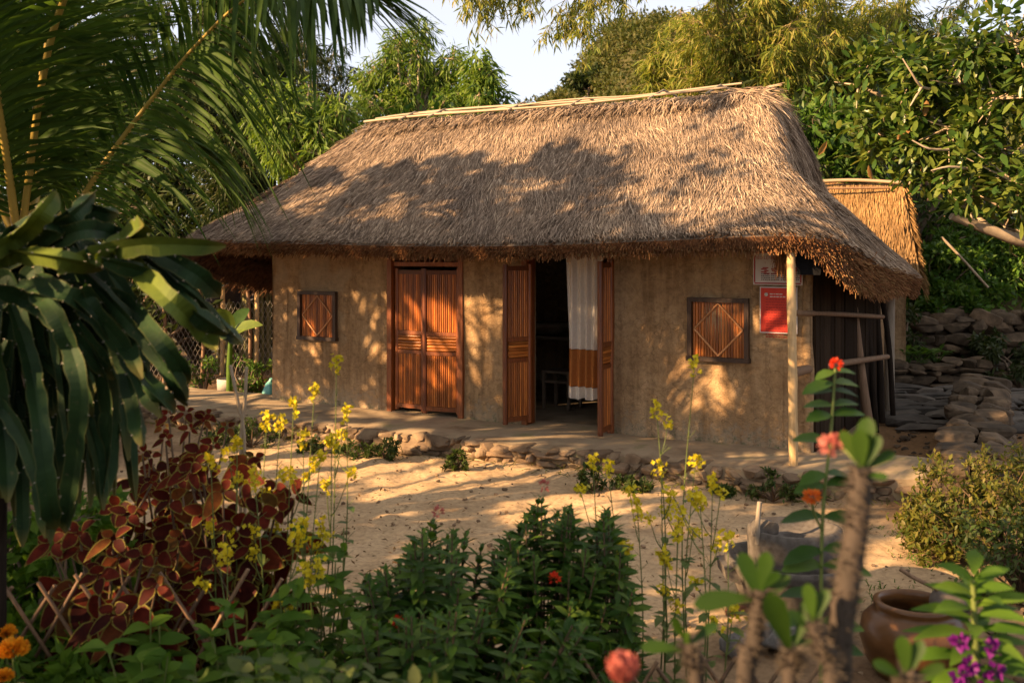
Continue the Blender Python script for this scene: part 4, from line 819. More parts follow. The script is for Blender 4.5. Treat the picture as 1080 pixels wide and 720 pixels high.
# banana-like plant and weeds
b = gp(242, 14.6, 0); t = thing('banana_plant', 'young banana plant with two broad leaves before the wire fence', 'plant', b); s_ = MB(); s_.tube([b, b+A3(0, 0, .5), b+A3(.02, 0, .95)], [.05, .045, .03], 8); part(s_, 'stem', L['slope'], t)
f = MB(); c = b+A3(0, 0, .9); f.leaves([c, c, c, c], [(-.15, -.2, 1), (.6, -.2, .55), (-.6, .2, .7), (.3, .3, 1)], [(.2, -1, .3), (-.3, -.7, .8), (.3, -.6, .8), (0, -1, .4)], [.75, .75, .7, .8], [.26, .22, .24, .2], (0, .12, .3, .5, .7, .88, 1), (.15, .7, 1, 1, .9, .55, .05), .2, .4); part(f, 'foliage', L['cashew'], t)
g = 'weeds along the wire fence'
for (px, Y, h, lab) in ((262, 14.5, .6, 'tall weed by the house end of the wire fence'), (275, 14.7, .5, 'low weed beside the grey rocks'), (215, 15.2, .5, 'low weed in the middle of the wire fence'), (190, 15, .6, 'bushy weed near the dragon fruit arms')): shrub(lab, px, Y, .16, h, 9, 34, .08, .03, L['slope'], g, .1, 'weed', 0)

# ------------------------------------------------------------------ tall trees beyond the frame with leaves placed to cast chosen patches of shade
def lit(px, py, els): 
    v = np.zeros_like(px)
    for (cx, cy, rx, ry, an, s) in els:
        rx, ry = rx*1.16, ry*1.16; c_, s_ = math.cos(math.radians(an)), math.sin(math.radians(an)); dx, dy = px-cx, py-cy; q = ((dx*c_+dy*s_)/rx)**2+((-dx*s_+dy*c_)/ry)**2; v = np.maximum(v, s*smooth(1.35-q))
    return v
EL_ROOF = [(450, 145, 130, 24, -8, 1), (590, 128, 110, 22, -6, .95), (390, 160, 40, 18, -25, .9), (420, 222, 22, 12, -20, .8), (470, 232, 26, 20, 0, .85), (555, 205, 30, 14, -20, .6), (700, 150, 38, 55, 0, .8), (655, 215, 26, 22, 0, .55), (740, 120, 60, 30, 0, .6), (835, 140, 45, 70, 0, .9), (760, 225, 130, 40, 4, .62), (890, 240, 80, 50, 30, .9), (560, 262, 60, 8, 0, .5), (440, 262, 50, 7, 0, .6), (330, 225, 18, 10, 0, .5)]
EL_WALL = [(333, 345, 5, 9, 0, .9), (345, 370, 18, 14, 0, .9), (378, 350, 6, 8, 0, .8), (389, 330, 10, 12, -30, .9), (398, 372, 10, 12, 0, .9), (460, 345, 30, 26, 0, .9), (435, 322, 7, 8, 0, .9), (465, 385, 12, 24, 0, .8), (427, 385, 8, 14, 0, .5), (505, 322, 18, 8, 0, 1), (518, 350, 16, 22, 0, .8), (500, 380, 20, 22, 0, .8), (540, 330, 16, 18, 0, .6), (503, 405, 10, 7, 0, .8), (760, 345, 26, 14, 0, .6), (815, 340, 24, 16, 0, .95), (848, 400, 14, 75, 0, .95), (722, 420, 18, 40, 10, .95), (757, 400, 14, 34, 0, .85), (780, 410, 10, 26, 0, .8), (808, 400, 18, 36, 0, .8), (830, 440, 20, 30, 0, .7), (690, 350, 8, 22, 0, .5), (700, 450, 14, 16, 0, .8), (620, 330, 16, 50, 0, .5)]
EL_GND = [(560, 474, 45, 12, 5, 1), (470, 476, 90, 10, 2, .95), (340, 480, 60, 14, 0, .8), (440, 490, 200, 26, 3, 1), (470, 520, 110, 9, 0, .9), (590, 530, 80, 18, -6, .95), (665, 512, 60, 13, 0, .9), (560, 560, 40, 8, 0, .6), (440, 575, 40, 10, 0, .4), (310, 500, 30, 20, 0, .6), (850, 495, 40, 12, 0, 1), (780, 500, 60, 12, 0, .6), (700, 650, 30, 14, 0, .7), (960, 505, 34, 14, 0, .95), (935, 545, 26, 20, 0, .6), (1030, 470, 30, 70, 0, .9), (1025, 560, 70, 60, 0, .95), (955, 590, 40, 22, 0, .6), (500, 660, 400, 90, 0, .18)]
TREES = [(-8.6, .8, 2.6), (-9.2, 4.0, 2.6), (-8.2, 6.6, 2.3), (-9.8, 8.6, 2.6), (-8.8, 11.0, 2.5), (-12.0, 5.5, 2.6), (-7.6, -1.6, 2.4)]
pts_t = []; 
n = 9000; x = U(-LW-.2, .2, n); z = U(.2, 2.3, n); q = h2w(np.stack([x, 0*x, z], 1)); l = lit(CX+F*q[:, 0]/q[:, 1], HY-F*(q[:, 2]-CAMZ)/q[:, 1], EL_WALL); pts_t.append(q[l < U(.05, .7, n)][:5000])
n = 16000; u_, t_ = pick(n); ok = u_ < cl[12]; q, _, _, _ = sampleroof(ok.sum(), u_[ok], t_[ok]); q = h2w(q); l = np.maximum(lit(CX+F*q[:, 0]/q[:, 1], HY-F*(q[:, 2]-CAMZ)/q[:, 1], EL_ROOF), .8*smooth((vnoise(u_[ok]*2.1, t_[ok]*6, 91)+.45*vnoise(u_[ok]*5, t_[ok]*14, 92)-.18)*4)); pts_t.append(q[l < U(.0, .8, len(l))][:1700])
n = 26000; x = U(-5, 6.5, n); y = U(3.6, 14, n); lx, ly = x-RX, y-RY; w_ = SD*lx+CD*ly; ok = (w_ < -.2) | (CD*lx-SD*ly > .3); q = np.stack([x, y, 0*x+.02], 1)[ok]; l = lit(CX+F*q[:, 0]/q[:, 1], HY-F*(q[:, 2]-CAMZ)/q[:, 1], EL_GND); pts_t.append(q[l < U(.05, .8, len(l))][:7600])
KEEP = [(pt(310, 145, 15.5), .75), (pt(345, 150, 15.5), .5), (pt(440, 85, 22), 1.2), (pt(495, 100, 21), .8), (pt(220, 40, 5.1), .35), (pt(190, 70, 5.2), .25), (pt(165, 262, 3.35), .28), (pt(205, 320, 3.35), .25), (pt(45, 235, 3.35), .2), (pt(120, 575, 4.1), .26), (pt(150, 640, 4.1), .2),
  (pt(330, 440, 4.7), .22), (pt(300, 470, 4.6), .2), (pt(745, 505, 4.4), .25), (pt(1020, 555, 7), .55), (pt(1060, 560, 7.2), .4), (pt(1025, 480, 8.6), .35), (pt(910, 215, 16.2), 1.1), (pt(960, 100, 13.7), 1.3), (pt(1020, 110, 13), 1.2), (pt(1010, 285, 18.3), 1.2), (pt(1060, 280, 18.5), 1.0), (pt(720, 60, 19), 2.2), (pt(830, 60, 18.8), 1.8), (pt(560, 25, 17), 1.2), (pt(905, 440, 1.75), .2), (pt(837, 300, 9), .14), (pt(837, 350, 9), .14), (pt(837, 400, 9), .14), (pt(837, 440, 9), .14), (pt(837, 480, 9), .14), (pt(470, 350, 11.3), .25), (pt(850, 140, 10.8), .8), (pt(800, 200, 9.6), .7), (pt(880, 400, 3.0), .15), (pt(570, 540, 4.3), .18), (pt(1027, 640, 2.5), .15)]
tsz = np.concatenate([np.full(len(p_), s_) for p_, s_ in zip(pts_t, (.6, .95, .9))]); q = np.concatenate(pts_t); TR = np.array(TREES); dh = unit(SUN[:2]); rel = TR[None, :, :2]-q[:, None, :2]; along = rel@dh; perp = np.abs(rel[..., 0]*dh[1]-rel[..., 1]*dh[0]); okk = perp < TR[None, :, 2]
pr = okk*(1+0*perp)*U(.2, 1, perp.shape); kk = pr.argmax(1); has = okk.any(1); q, kk, tsz = q[has], kk[has], tsz[has]; ar = along[np.arange(len(along))[has], kk]; pe = perp[np.arange(len(perp))[has], kk]
half = np.sqrt(np.maximum(TR[kk, 2]**2-pe**2, 0)); rr = (ar+half*U(-.9, .9, len(q)))/math.cos(EL); LP = q+SUN*rr[:, None]
names_ = ['tall shade tree standing beside the flower bed', 'tall shade tree in a row facing the yard', 'tall shade tree nearest the palm', 'tall shade tree behind the palm', 'tall shade tree facing the low end of the house', 'tallest shade tree set back behind the others', 'shade tree at the start of the row']
LPK = kk
drop = np.zeros(len(LP), bool)
for c_, r_ in KEEP:
    rel_ = LP-c_; al_ = rel_@SUN; drop |= (np.linalg.norm(rel_-al_[:, None]*SUN, axis=1) < r_+.06) & (al_ > 0) & (rng.uniform(size=len(LP)) < .93)
LP, LPK, LPS = LP[~drop], LPK[~drop], tsz[~drop]
def grow_shade():
    for k, (x, y, r) in enumerate(TREES):
        P = LP[LPK == k]; Z_ = LPS[LPK == k]; Z_ = Z_[P[:, 2] > 1.2]; P = P[(P[:, 2] > 1.2)]
        if len(P) < 20: continue
        base = A3(x, y, float(terrain(x, y))); zt = np.percentile(P[:, 2], 25); t = thing('shade_tree', names_[k], 'tree', base, 'tall trees along the edge of the yard'); tm = MB(); top = A3(x, y, zt)
        tm.tube(spline([base-A3(0, 0, .1), base+A3(.15, .1, zt*.5), top], 9), np.linspace(.2, .12, 9), 9); tips = P[rng.choice(len(P), 26)]; limbs(tm, top, tips, .05, .012, .15, 5, 6); part(tm, 'trunk', M['bark'], t)
        n = len(P); f = MB(); Bq = unit(np.cross(SUN, A3(0, 0, 1))); D_ = unit(Bq*rng.normal(0, 1, (n, 1))+A3(0, 0, 1)*rng.normal(-.4, .8, (n, 1))+rdir(n)*.35)
        Nn = unit(SUN+rdir(n)*.5); f.flakes(P-D_*.12*Z_[:, None], D_, Nn, .24*Z_*U(.8, 1.25, n), .135*Z_*U(.8, 1.2, n), 0, .15); part(f, 'crown', L['shade'], t)
grow_shade()
# ------------------------------------------------------------------ near plants: materials
L['palm'] = leafmat('palm_leaflet', [(0.024, 0.054, 0.011), (0.043, 0.083, 0.018), (0.064, 0.111, 0.022), (0.034, 0.064, 0.014)], .55, .4, .18)
M['rachis'] = solid('yellow_palm_rib', [(.24, .17, .035), (.36, .26, .055), (.30, .22, .05)], 5, .4, .1, .003)
def cactusmat():
    m, nt, b = nmat('dragon_fruit_skin'); n = noise(nt, coord(nt), 7, 5); g = node(nt, 'ShaderNodeNewGeometry')
    c = ramp(nt, g.outputs['Random Per Island'], [(0, (.010, .026, .012)), (.55, (.017, .043, .016)), (.8, (.035, .075, .016)), (.93, (.11, .14, .022)), (1, (.16, .17, .03))]); c = mix(nt, 1.0, c, ramp(nt, n, [(.3, (.6, .65, .7)), (.7, (1.35, 1.25, 1.1))]), 'MULTIPLY')
    uv = node(nt, 'ShaderNodeUVMap'); sp = node(nt, 'ShaderNodeSeparateXYZ'); nt.links.new(uv.outputs[0], sp.inputs[0])
    e = ramp(nt, sp.outputs[0], [(.86, (0, 0, 0)), (1, (.55, .55, .55))]); c = mix(nt, e, c, (.15, .15, .05))
    tip = ramp(nt, sp.outputs[1], [(.90, (0, 0, 0)), (.985, (.6, .6, .6))]); c = mix(nt, tip, c, (.16, .13, .035))
    sc_ = noise(nt, coord(nt), 38, 4, .7); c = mix(nt, ramp(nt, sc_, [(.62, (0, 0, 0)), (.70, (.6, .6, .6))]), c, (.11, .095, .05))
    nt.links.new(c, b.inputs['Base Color']); b.inputs['Roughness'].default_value = .6; b.inputs['Specular IOR Level'].default_value = .2; n2 = noise(nt, coord(nt), 60, 5); bump(nt, b, n2, .4, .006)
    t = node(nt, 'ShaderNodeBsdfTranslucent'); nt.links.new(mix(nt, 1.0, c, (1.6, 1.5, .5), 'MULTIPLY'), t.inputs[0]); x = node(nt, 'ShaderNodeMixShader'); x.inputs[0].default_value = .22
    nt.links.new(b.outputs[0], x.inputs[1]); nt.links.new(t.outputs[0], x.inputs[2]); nt.links.new(x.outputs[0], nt.nodes['Material Output'].inputs[0]); return m
M['cactus'] = cactusmat()
M['sunlit_cactus'] = cactusmat()  # lit copy of the skin: sunlight put into a yellow-green colour
e_ = [n_ for n_ in M['sunlit_cactus'].node_tree.nodes if n_.type == 'VALTORGB'][0].color_ramp.elements
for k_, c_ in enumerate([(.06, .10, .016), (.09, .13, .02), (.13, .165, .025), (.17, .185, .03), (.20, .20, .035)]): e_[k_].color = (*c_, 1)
M['sunlit_cactus'].name = 'sunlit_dragon_fruit_skin'
M['spine'] = solid('pale_spines', [(.35, .32, .25), (.45, .40, .32)], 5, .7, 0)
def coleusmat():
    m, nt, b = nmat('coleus_leaf'); uv = node(nt, 'ShaderNodeUVMap'); sp = node(nt, 'ShaderNodeSeparateXYZ'); nt.links.new(uv.outputs[0], sp.inputs[0]); g = node(nt, 'ShaderNodeNewGeometry')
    a = node(nt, 'ShaderNodeMath', operation='MULTIPLY_ADD'); nt.links.new(sp.outputs[0], a.inputs[0]); a.inputs[1].default_value = 2; a.inputs[2].default_value = -1
    ab = node(nt, 'ShaderNodeMath', operation='ABSOLUTE'); nt.links.new(a.outputs[0], ab.inputs[0]); mx = node(nt, 'ShaderNodeMath', operation='MAXIMUM'); nt.links.new(ab.outputs[0], mx.inputs[0])
    vv = node(nt, 'ShaderNodeMath', operation='MULTIPLY_ADD'); nt.links.new(sp.outputs[1], vv.inputs[0]); vv.inputs[1].default_value = 1.0; vv.inputs[2].default_value = -.06; nt.links.new(vv.outputs[0], mx.inputs[1])
    body = ramp(nt, g.outputs['Random Per Island'], [(0, (.035, .006, .004)), (.4, (.058, .008, .004)), (.78, (.10, .013, .006)), (.92, (.12, .035, .008)), (1, (.075, .045, .010))])
    n = noise(nt, coord(nt), 30, 5); body = mix(nt, 1.0, body, ramp(nt, n, [(.3, (.6, .6, .6)), (.7, (1.3, 1.2, 1.1))]), 'MULTIPLY')
    c = mix(nt, ramp(nt, mx.outputs[0], [(.80, (0, 0, 0)), (.88, (1, 1, 1))]), body, (.17, .15, .03))
    nt.links.new(c, b.inputs['Base Color']); b.inputs['Roughness'].default_value = .65; b.inputs['Specular IOR Level'].default_value = .12; bump(nt, b, n, .3, .004)
    t = node(nt, 'ShaderNodeBsdfTranslucent'); nt.links.new(mix(nt, 1.0, c, (1.4, .9, .5), 'MULTIPLY'), t.inputs[0]); x = node(nt, 'ShaderNodeMixShader'); x.inputs[0].default_value = .3
    nt.links.new(b.outputs[0], x.inputs[1]); nt.links.new(t.outputs[0], x.inputs[2]); nt.links.new(x.outputs[0], nt.nodes['Material Output'].inputs[0]); return m
M['coleus'] = coleusmat()
L['mustard'] = leafmat('mustard_green', [(.05, .09, .02), (.09, .14, .03), (.13, .17, .04)], .5, .3)
L['yellow'] = leafmat('yellow_petal', [(0.634, 0.491, 0.012), (0.681, 0.554, 0.024), (0.634, 0.539, 0.047)], .5, .35, .3, (1, 1, .6))
L['ixora'] = leafmat('dark_glossy_leaf', [(.024, .062, .010), (.036, .085, .013), (.055, .115, .017), (.10, .165, .026), (.03, .072, .012)], .45, .3, .3)
L['weed'] = leafmat('soft_weed_leaf', [(.045, .105, .012), (.07, .145, .016), (.11, .19, .022), (.05, .115, .014)], .55, .4, .25)
L['herbage'] = leafmat('low_herb_leaf', [(0.028, 0.057, 0.013), (0.048, 0.080, 0.017), (0.071, 0.104, 0.026), (0.094, 0.113, 0.038)], .5, .35)
L['bush'] = leafmat('yellow_green_bush_leaf', [(.05, .075, .012), (.08, .10, .016), (.13, .13, .02), (.16, .13, .03), (.06, .085, .014)], .5, .35)
L['crown_thorn'] = leafmat('thorny_plant_leaf', [(0.019, 0.048, 0.006), (0.029, 0.067, 0.009), (0.058, 0.091, 0.012)], .4, .4)
L['pink'] = leafmat('pink_bract', [(0.461, 0.128, 0.109), (0.499, 0.173, 0.141)], .5, .4, .3, (1, 1, 1)); L['red'] = leafmat('red_flower', [(.62, .035, .015), (.70, .07, .02)], .5, .35, .3, (1, 1, 1)); L['orange'] = leafmat('orange_flower', [(.72, .13, .02), (.75, .22, .03)], .5, .35, .3, (1, 1, 1))
L['marigold'] = leafmat('marigold_petal', [(.75, .26, .012), (.80, .36, .02)], .5, .3, .3, (1, 1, 1)); L['purple'] = leafmat('purple_petal', [(0.109, 0.008, 0.151), (0.168, 0.017, 0.202)], .5, .4, .3, (1, 1, 1))
M['stem_green'] = solid('green_stem', [(.09, .12, .03), (.14, .17, .045)], 8, .5, 0); M['stem_brown'] = solid('brown_twig', [(.08, .05, .03), (.13, .085, .05)], 8, .8, 0)
M['thorn'] = solid('thorny_grey_stem', [(0.029, 0.022, 0.016), (0.056, 0.042, 0.033)], 20, .85, .5, .005); M['thorn_tip'] = solid('thorn', [(0.036, 0.027, 0.020), (0.069, 0.055, 0.040)], 8, .6, 0)
M['clay'] = solid('brown_glazed_clay', [(0.060, 0.025, 0.008), (0.108, 0.048, 0.016), (0.144, 0.066, 0.024)], 5, .3, .25, .006, (1, 1, 2)); M['coco'] = solid('coconut_shell', [(.07, .055, .045), (.13, .105, .085)], 18, .7, .6, .004)

# ------------------------------------------------------------------ coconut palm at the left
PS = 1.32
def ppt(x, y, Y): return pt(x, y, Y*PS)
pb = gp(-20, 5.5*PS); palm = thing('coconut_palm', 'young coconut palm with yellow ribbed fronds beside the dragon fruit', 'palm', pb); hub = ppt(20, 262, 5.45)
t = MB(); t.tube(spline([pb-A3(0, 0, .1), (pb+hub)/2+A3(.05, 0, 0), hub], 12), np.linspace(.16, .10, 12)+.008*np.sin(np.arange(12)*2), 10); part(t, 'trunk', M['bark'], palm)
def frond(pts, Lm=.85, n=78, up=(0, -1, 0), start=.14, droop=.45, r=.026, w=.028, fw=.55):
    q = spline(pts, 60); T = unit(np.gradient(q, axis=0)); m = MB(); m.tube(q, np.linspace(r, .004, 60)*PS, 7)
    f = np.linspace(start, .995, n); i = np.clip((f*59).astype(int), 0, 58); p = q[i]+(q[i+1]-q[i])*(f*59-i)[:, None]; Tt = T[i]; Bs = unit(np.cross(Tt, np.asarray(up, float))); Up = np.cross(Bs, Tt)
    lv = MB(); ll = Lm*np.clip(np.sin(math.pi*(.12+.86*(f-start)/(1-start)))**.55, .25, 1)
    for sd_ in (-1, 1):
        D_ = unit(Tt*(fw+.3*f[:, None])+Bs*sd_*.85+Up*U(.05, .3, n)[:, None]+rng.normal(0, .07, (n, 3))); lv.leaves(p, D_, Up+rng.normal(0, .25, (n, 3)), PS*ll*U(.85, 1.1, n), PS*w*U(.8, 1.1, n), (0, .2, .5, .8, 1), (.5, 1, .9, .55, .05), .35, droop*U(.6, 1.4, n))
    o = part(m, 'frond', M['rachis'], palm); part(lv, 'leaflets', L['palm'], o)
h_ = hub
frond([h_, ppt(38, 125, 5.4), ppt(60, 0, 5.3), ppt(95, -150, 5.1), ppt(160, -260, 4.8)], .95, 86, (0, -1, 0), .10, .25, .034)
frond([h_, ppt(70, 232, 5.5), ppt(110, 172, 5.4), ppt(160, 105, 5.3), ppt(207, 48, 5.15), ppt(262, -2, 4.95), ppt(335, -25, 4.7)], .8, 84, (0, -1, .25), .16, .55, .022)
frond([h_, ppt(4, 150, 5.3), ppt(-10, 40, 5.2), ppt(-50, -90, 5.0)], .95, 70, (.2, -1, 0), .10, .3, .026)
frond([h_+A3(0, .1, 0), ppt(52, 130, 5.8), ppt(75, 10, 6.1), ppt(140, -110, 6.5)], .95, 80, (0, -1, .1), .16, .35, .028)
frond([h_+A3(0, .1, 0), ppt(75, 215, 6.0), ppt(115, 165, 6.3), ppt(165, 142, 6.6), ppt(215, 158, 6.8), ppt(245, 200, 7)], .72, 70, (0, -.4, 1), .14, .6, .02)
frond([h_, ppt(60, 20, 4.9), ppt(150, -100, 4.5), ppt(270, -60, 4.2), ppt(345, -22, 4.05), ppt(392, -6, 3.95)], .62, 84, (0, -.2, 1), .2, .55, .02)
frond([h_, ppt(30, 205, 5.9), ppt(80, 130, 6.6), ppt(150, 70, 7.2), ppt(200, 55, 7.4), ppt(232, 90, 7.6)], .9, 74, (0, -.4, 1), .16, .55, .022)
frond([h_, ppt(-30, 150, 5.4), ppt(-110, 70, 5.3), ppt(-220, 60, 5.2), ppt(-300, 140, 5.2)], .9, 60, (0, -.3, 1), .16, .45, .024)
frond([h_, ppt(0, 120, 4.9), ppt(-30, -30, 4.4), ppt(-60, -160, 3.8)], .9, 60, (.4, -1, .3), .16, .4, .024)

# ------------------------------------------------------------------ dragon fruit cactus
db = gp(-2, 3.8); drag = thing('dragon_fruit_cactus', 'large dragon fruit cactus with long drooping three edged stems', 'cactus', db)
t = MB(); t.tube([db-A3(0, 0, .1), db+A3(0, 0, .8), pt(0, 300, 3.7)], [.03, .03, .03], 10); part(t, 'support_post', M['pole_black'], drag)
def arm(pts, r=.05, taper=True, young=False):  # young only picks the sunlit skin colour for chosen arms
    ln = np.linalg.norm(np.diff(np.asarray(pts), axis=0), axis=1).sum(); K = max(12, int(ln/.022)); q = spline(pts, K); T = unit(np.gradient(q, axis=0)); ph = U(0, 2.1); a = np.array([0, 1., .2]); u = unit(np.cross(T[0], a)); V = []; uv = []; tips = []
    for k in range(K):
        u = unit(u-T[k]*np.dot(u, T[k])); v = np.cross(T[k], u); f = k/(K-1); sc = r*(.45+.55*min(1, f*6))*(1 if f < .88 else max(.18, ((1-f)/.12)**.6)); sc *= 1+.2*abs(math.sin(k*.55+ph))-.06+.06*math.sin(k*1.7+3*ph)
        for j in range(6):
            an = ph+j*math.pi/3+.5*f; rr = sc if j % 2 == 0 else sc*.17; V.append(q[k]+rr*(u*math.cos(an)+v*math.sin(an))); uv.append([1.0 if j % 2 == 0 else 0.0, f])
            if j % 2 == 0 and k % 7 == 0: tips.append((V[-1], u*math.cos(an)+v*math.sin(an)))
    V = np.array(V); i = np.arange(K-1)[:, None]*6; j = np.arange(6)[None]; j2 = (j+1) % 6; m = MB(); m.add(V, np.stack([i+j, i+j2, i+6+j2, i+6+j], -1).reshape(-1, 4), 0, np.array(uv), False)
    P_ = np.array([t_[0] for t_ in tips]); d = np.array([t_[1] for t_ in tips]); m.segs(P_-d*.002, P_+d*.006, .0016, .0006, 3, 1); part(m, 'stem', [M['sunlit_cactus' if young else 'cactus'], M['spine']], drag)
Yc = 3.35
for ln in ([(-30, 285), (10, 268), (60, 272), (108, 284)], [(-25, 272), (15, 252), (40, 228), (60, 203)], [(50, 262), (85, 243), (120, 248), (150, 262)], [(40, 250), (75, 228), (100, 203)], [(60, 285), (110, 266), (160, 257), (238, 259)],
           [(100, 270), (135, 278), (180, 318), (215, 352), (228, 370)], [(105, 260), (150, 272), (195, 305), (230, 340), (255, 362)], [(80, 280), (110, 310), (150, 352), (185, 400), (197, 428)], [(40, 290), (90, 320), (130, 375), (165, 415), (185, 433)], [(120, 265), (128, 255), (140, 245), (152, 238)],
           [(10, 320), (30, 380), (42, 450), (50, 520), (58, 558)], [(60, 330), (85, 400), (82, 470), (74, 530), (68, 560)], [(80, 340), (112, 400), (116, 460), (108, 530)], [(90, 300), (120, 350), (140, 420), (150, 470)], [(-20, 330), (-5, 400), (5, 470), (8, 530)],
           [(30, 300), (60, 330), (80, 380), (98, 440)], [(-20, 300), (30, 318), (75, 352), (120, 400)], [(60, 300), (100, 330), (140, 380), (170, 440)],
  [(90, 268), (150, 262), (200, 285), (232, 312)], [(70, 300), (130, 318), (172, 360), (200, 402)], [(20, 300), (70, 310), (120, 345), (150, 400)], [(110, 275), (160, 290), (205, 330), (240, 352)], [(-10, 262), (20, 240), (50, 236), (88, 252)], [(30, 268), (62, 235), (92, 222), (125, 226)]):
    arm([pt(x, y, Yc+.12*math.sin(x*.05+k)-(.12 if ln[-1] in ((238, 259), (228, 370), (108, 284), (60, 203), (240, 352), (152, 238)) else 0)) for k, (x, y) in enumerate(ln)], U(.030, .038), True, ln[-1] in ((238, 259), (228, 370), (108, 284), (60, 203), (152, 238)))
for k in range(26):
    c0 = pt(U(-30, 70), U(330, 420), 3.6+U(-.15, .25)); an = U(-.6, math.pi+.6); ou = A3(math.cos(an)*.8, math.sin(an)*.4-.1, 0)*U(.03, .2); hg = U(.3, .62)
    arm([c0, c0+ou+A3(0, 0, -.12), c0+ou*1.7+A3(0, 0, -hg*.6), c0+ou*1.9+A3(0, 0, -hg)], U(.024, .038))
for k in range(80):
    an = U(-.5, math.pi+.5); rd_ = U(.12, .47); c0 = pt(U(-25, 40), U(272, 330), 3.55); ou = A3(math.cos(an), math.sin(an)*.6, 0); hg = U(.3, .86)
    arm([c0+ou*.06, c0+ou*rd_*.6+A3(0, 0, U(.0, .12)), c0+ou*rd_+A3(0, 0, -hg*.4), c0+ou*rd_*U(.95, 1.2)+A3(0, 0, -hg)], U(.026, .040))

# ------------------------------------------------------------------ coleus
def coleus(label, px, Y, tips, lf=.15):
    lf = lf*1.22
    tips = tips+[(x+U(-22, 22), y+U(-18, 26), dy+U(0, .25)) for x, y, dy in tips]
    b = gp(px, Y); t = thing('coleus', label, 'coleus', b, 'coleus clumps in the flower bed'); s_ = MB(); f = MB()
    for (x, y, dY) in tips:
        e = pt(x, y, Y+dY); r0 = b+A3(U(-.15, .15), U(-.1, .1), 0); q = spline([r0, (r0+e)/2+rng.normal(0, .06, 3), e], 9); s_.tube(q, np.linspace(.009, .005, 9), 6)
        for w_ in range(4):
            p = q[-1-w_*2]+A3(0, 0, .01); sc = (.55, .95, 1.1, 1.0)[w_]; ph = w_*math.pi/2+U(0, .6)+U(0, 1)
            for h in range(3 if w_ else 4):
                an = ph+h*(2.1 if w_ else math.pi/2); d = unit(A3(math.cos(an), -.35+.25*math.sin(an), .75*math.sin(an)+(.2, 0, -.15, -.35)[w_])); f.leaves([p+d*.012], [d], [unit(A3(0, -1.0, .65)+rng.normal(0, .22, 3))], lf*sc*U(.55, 1.25), lf*.66*sc*U(.7, 1.15), (0, .12, .3, .5, .7, .87, 1), (.2, .72, 1, .95, .7, .36, .04), .22, .32, 0, True)
    part(s_, 'stem', M['stem_brown'], t); part(f, 'foliage', M['coleus'], t)
coleus('red leaved coleus clump with the largest leaves beside the drooping cactus stems', 110, 4.1, [(120, 570, 0), (150, 590, -.1), (85, 580, .1), (55, 575, .1), (135, 545, .2), (105, 610, -.1), (165, 620, -.1), (120, 650, -.15), (150, 640, 0), (70, 560, .2)], .135)
coleus('dark maroon coleus clump under the yellow mustard', 235, 4.5, [(235, 520, 0), (260, 510, .1), (215, 545, 0), (200, 500, .2), (275, 545, -.1), (250, 560, -.1), (180, 530, .1), (225, 590, -.2), (290, 520, .2), (265, 580, -.1), (210, 480, .3), (190, 570, -.1)])
coleus('farther coleus clump just beyond the tips of the cactus stems', 175, 5.2, [(150, 480, 0), (175, 465, .1), (200, 455, .2), (225, 470, .1), (160, 510, -.1), (190, 490, 0), (250, 490, .1), (140, 450, .3), (215, 445, .3), (178, 440, .3)], .09)
coleus('brown withering coleus clump beside the lattice sticks', 190, 4.25, [(175, 600, 0), (195, 640, -.1), (210, 620, 0), (230, 640, .1), (160, 655, -.1)], .12)

# ------------------------------------------------------------------ mustard
def mustard(label, tx, ty, Y, bx, br=2):
    tip = pt(tx, ty, Y); b = gp(bx, Y); t = thing('mustard_plant', label, 'wildflower', b, 'yellow mustard plants in the flower bed'); s_ = MB(); f = MB(); H = tip[2]-b[2]
    q = spline([b, b+(tip-b)*.5+A3(U(-.05, .05), U(-.05, .05), 0), tip], 18); s_.tube(q, np.linspace(.0048, .0018, 18), 5); ends = [(q[-1], unit(q[-1]-q[-3]), 1.0)]
    for k in range(br):
        i = rng.integers(8, 15); d = unit(A3(U(-1, 1), U(-.6, .6), 1.5)); e = q[i]+d*U(.10, .28)*min(1, H/1.1); p2 = spline([q[i], q[i]+d*.06+A3(d[0], d[1], 0)*.03, e], 7); s_.tube(p2, np.linspace(.0035, .0018, 7), 4); ends.append((e, unit(p2[-1]-p2[-2]), U(.45, .85)))
    n = 12; i = rng.integers(8, 17, n); d = unit(rdir(n)*A3(1, 1, .3)+A3(0, 0, .8)); s_.segs(q[i], q[i]+d*U(.03, .07, n)[:, None], .0014, .0012, 3)
    n = 11; i = rng.integers(1, 12, n); d = unit(rdir(n)*A3(1, 1, .2)+A3(0, 0, .35)); f.leaves(q[i], d, A3(0, 0, 1), U(.07, .2, n)*(1.15-i/18), U(.022, .05, n), (0, .3, .65, 1), (.3, .8, 1, .05), .2, .35)
    part(s_, 'stem', M['stem_green'], t); part(f, 'foliage', L['mustard'], t)
    for (e, d, sc) in ends:
        k = int(24*sc)+6; p = MB(); c = e+rng.normal(0, .014, (k, 3))*A3(1, 1, .7)-d*(U(0, 1, k)**1.6*.075)[:, None]*sc; ax = unit(rdir(k)+A3(0, -.3, .5)); a1 = unit(np.cross(ax, rdir(k))); a2 = np.cross(ax, a1)
        for dd in (a1, -a1, a2, -a2): p.flakes(c, dd+ax*.25, ax, .0135, .012, 0, .1)
        part(p, 'flower', L['yellow'], t)
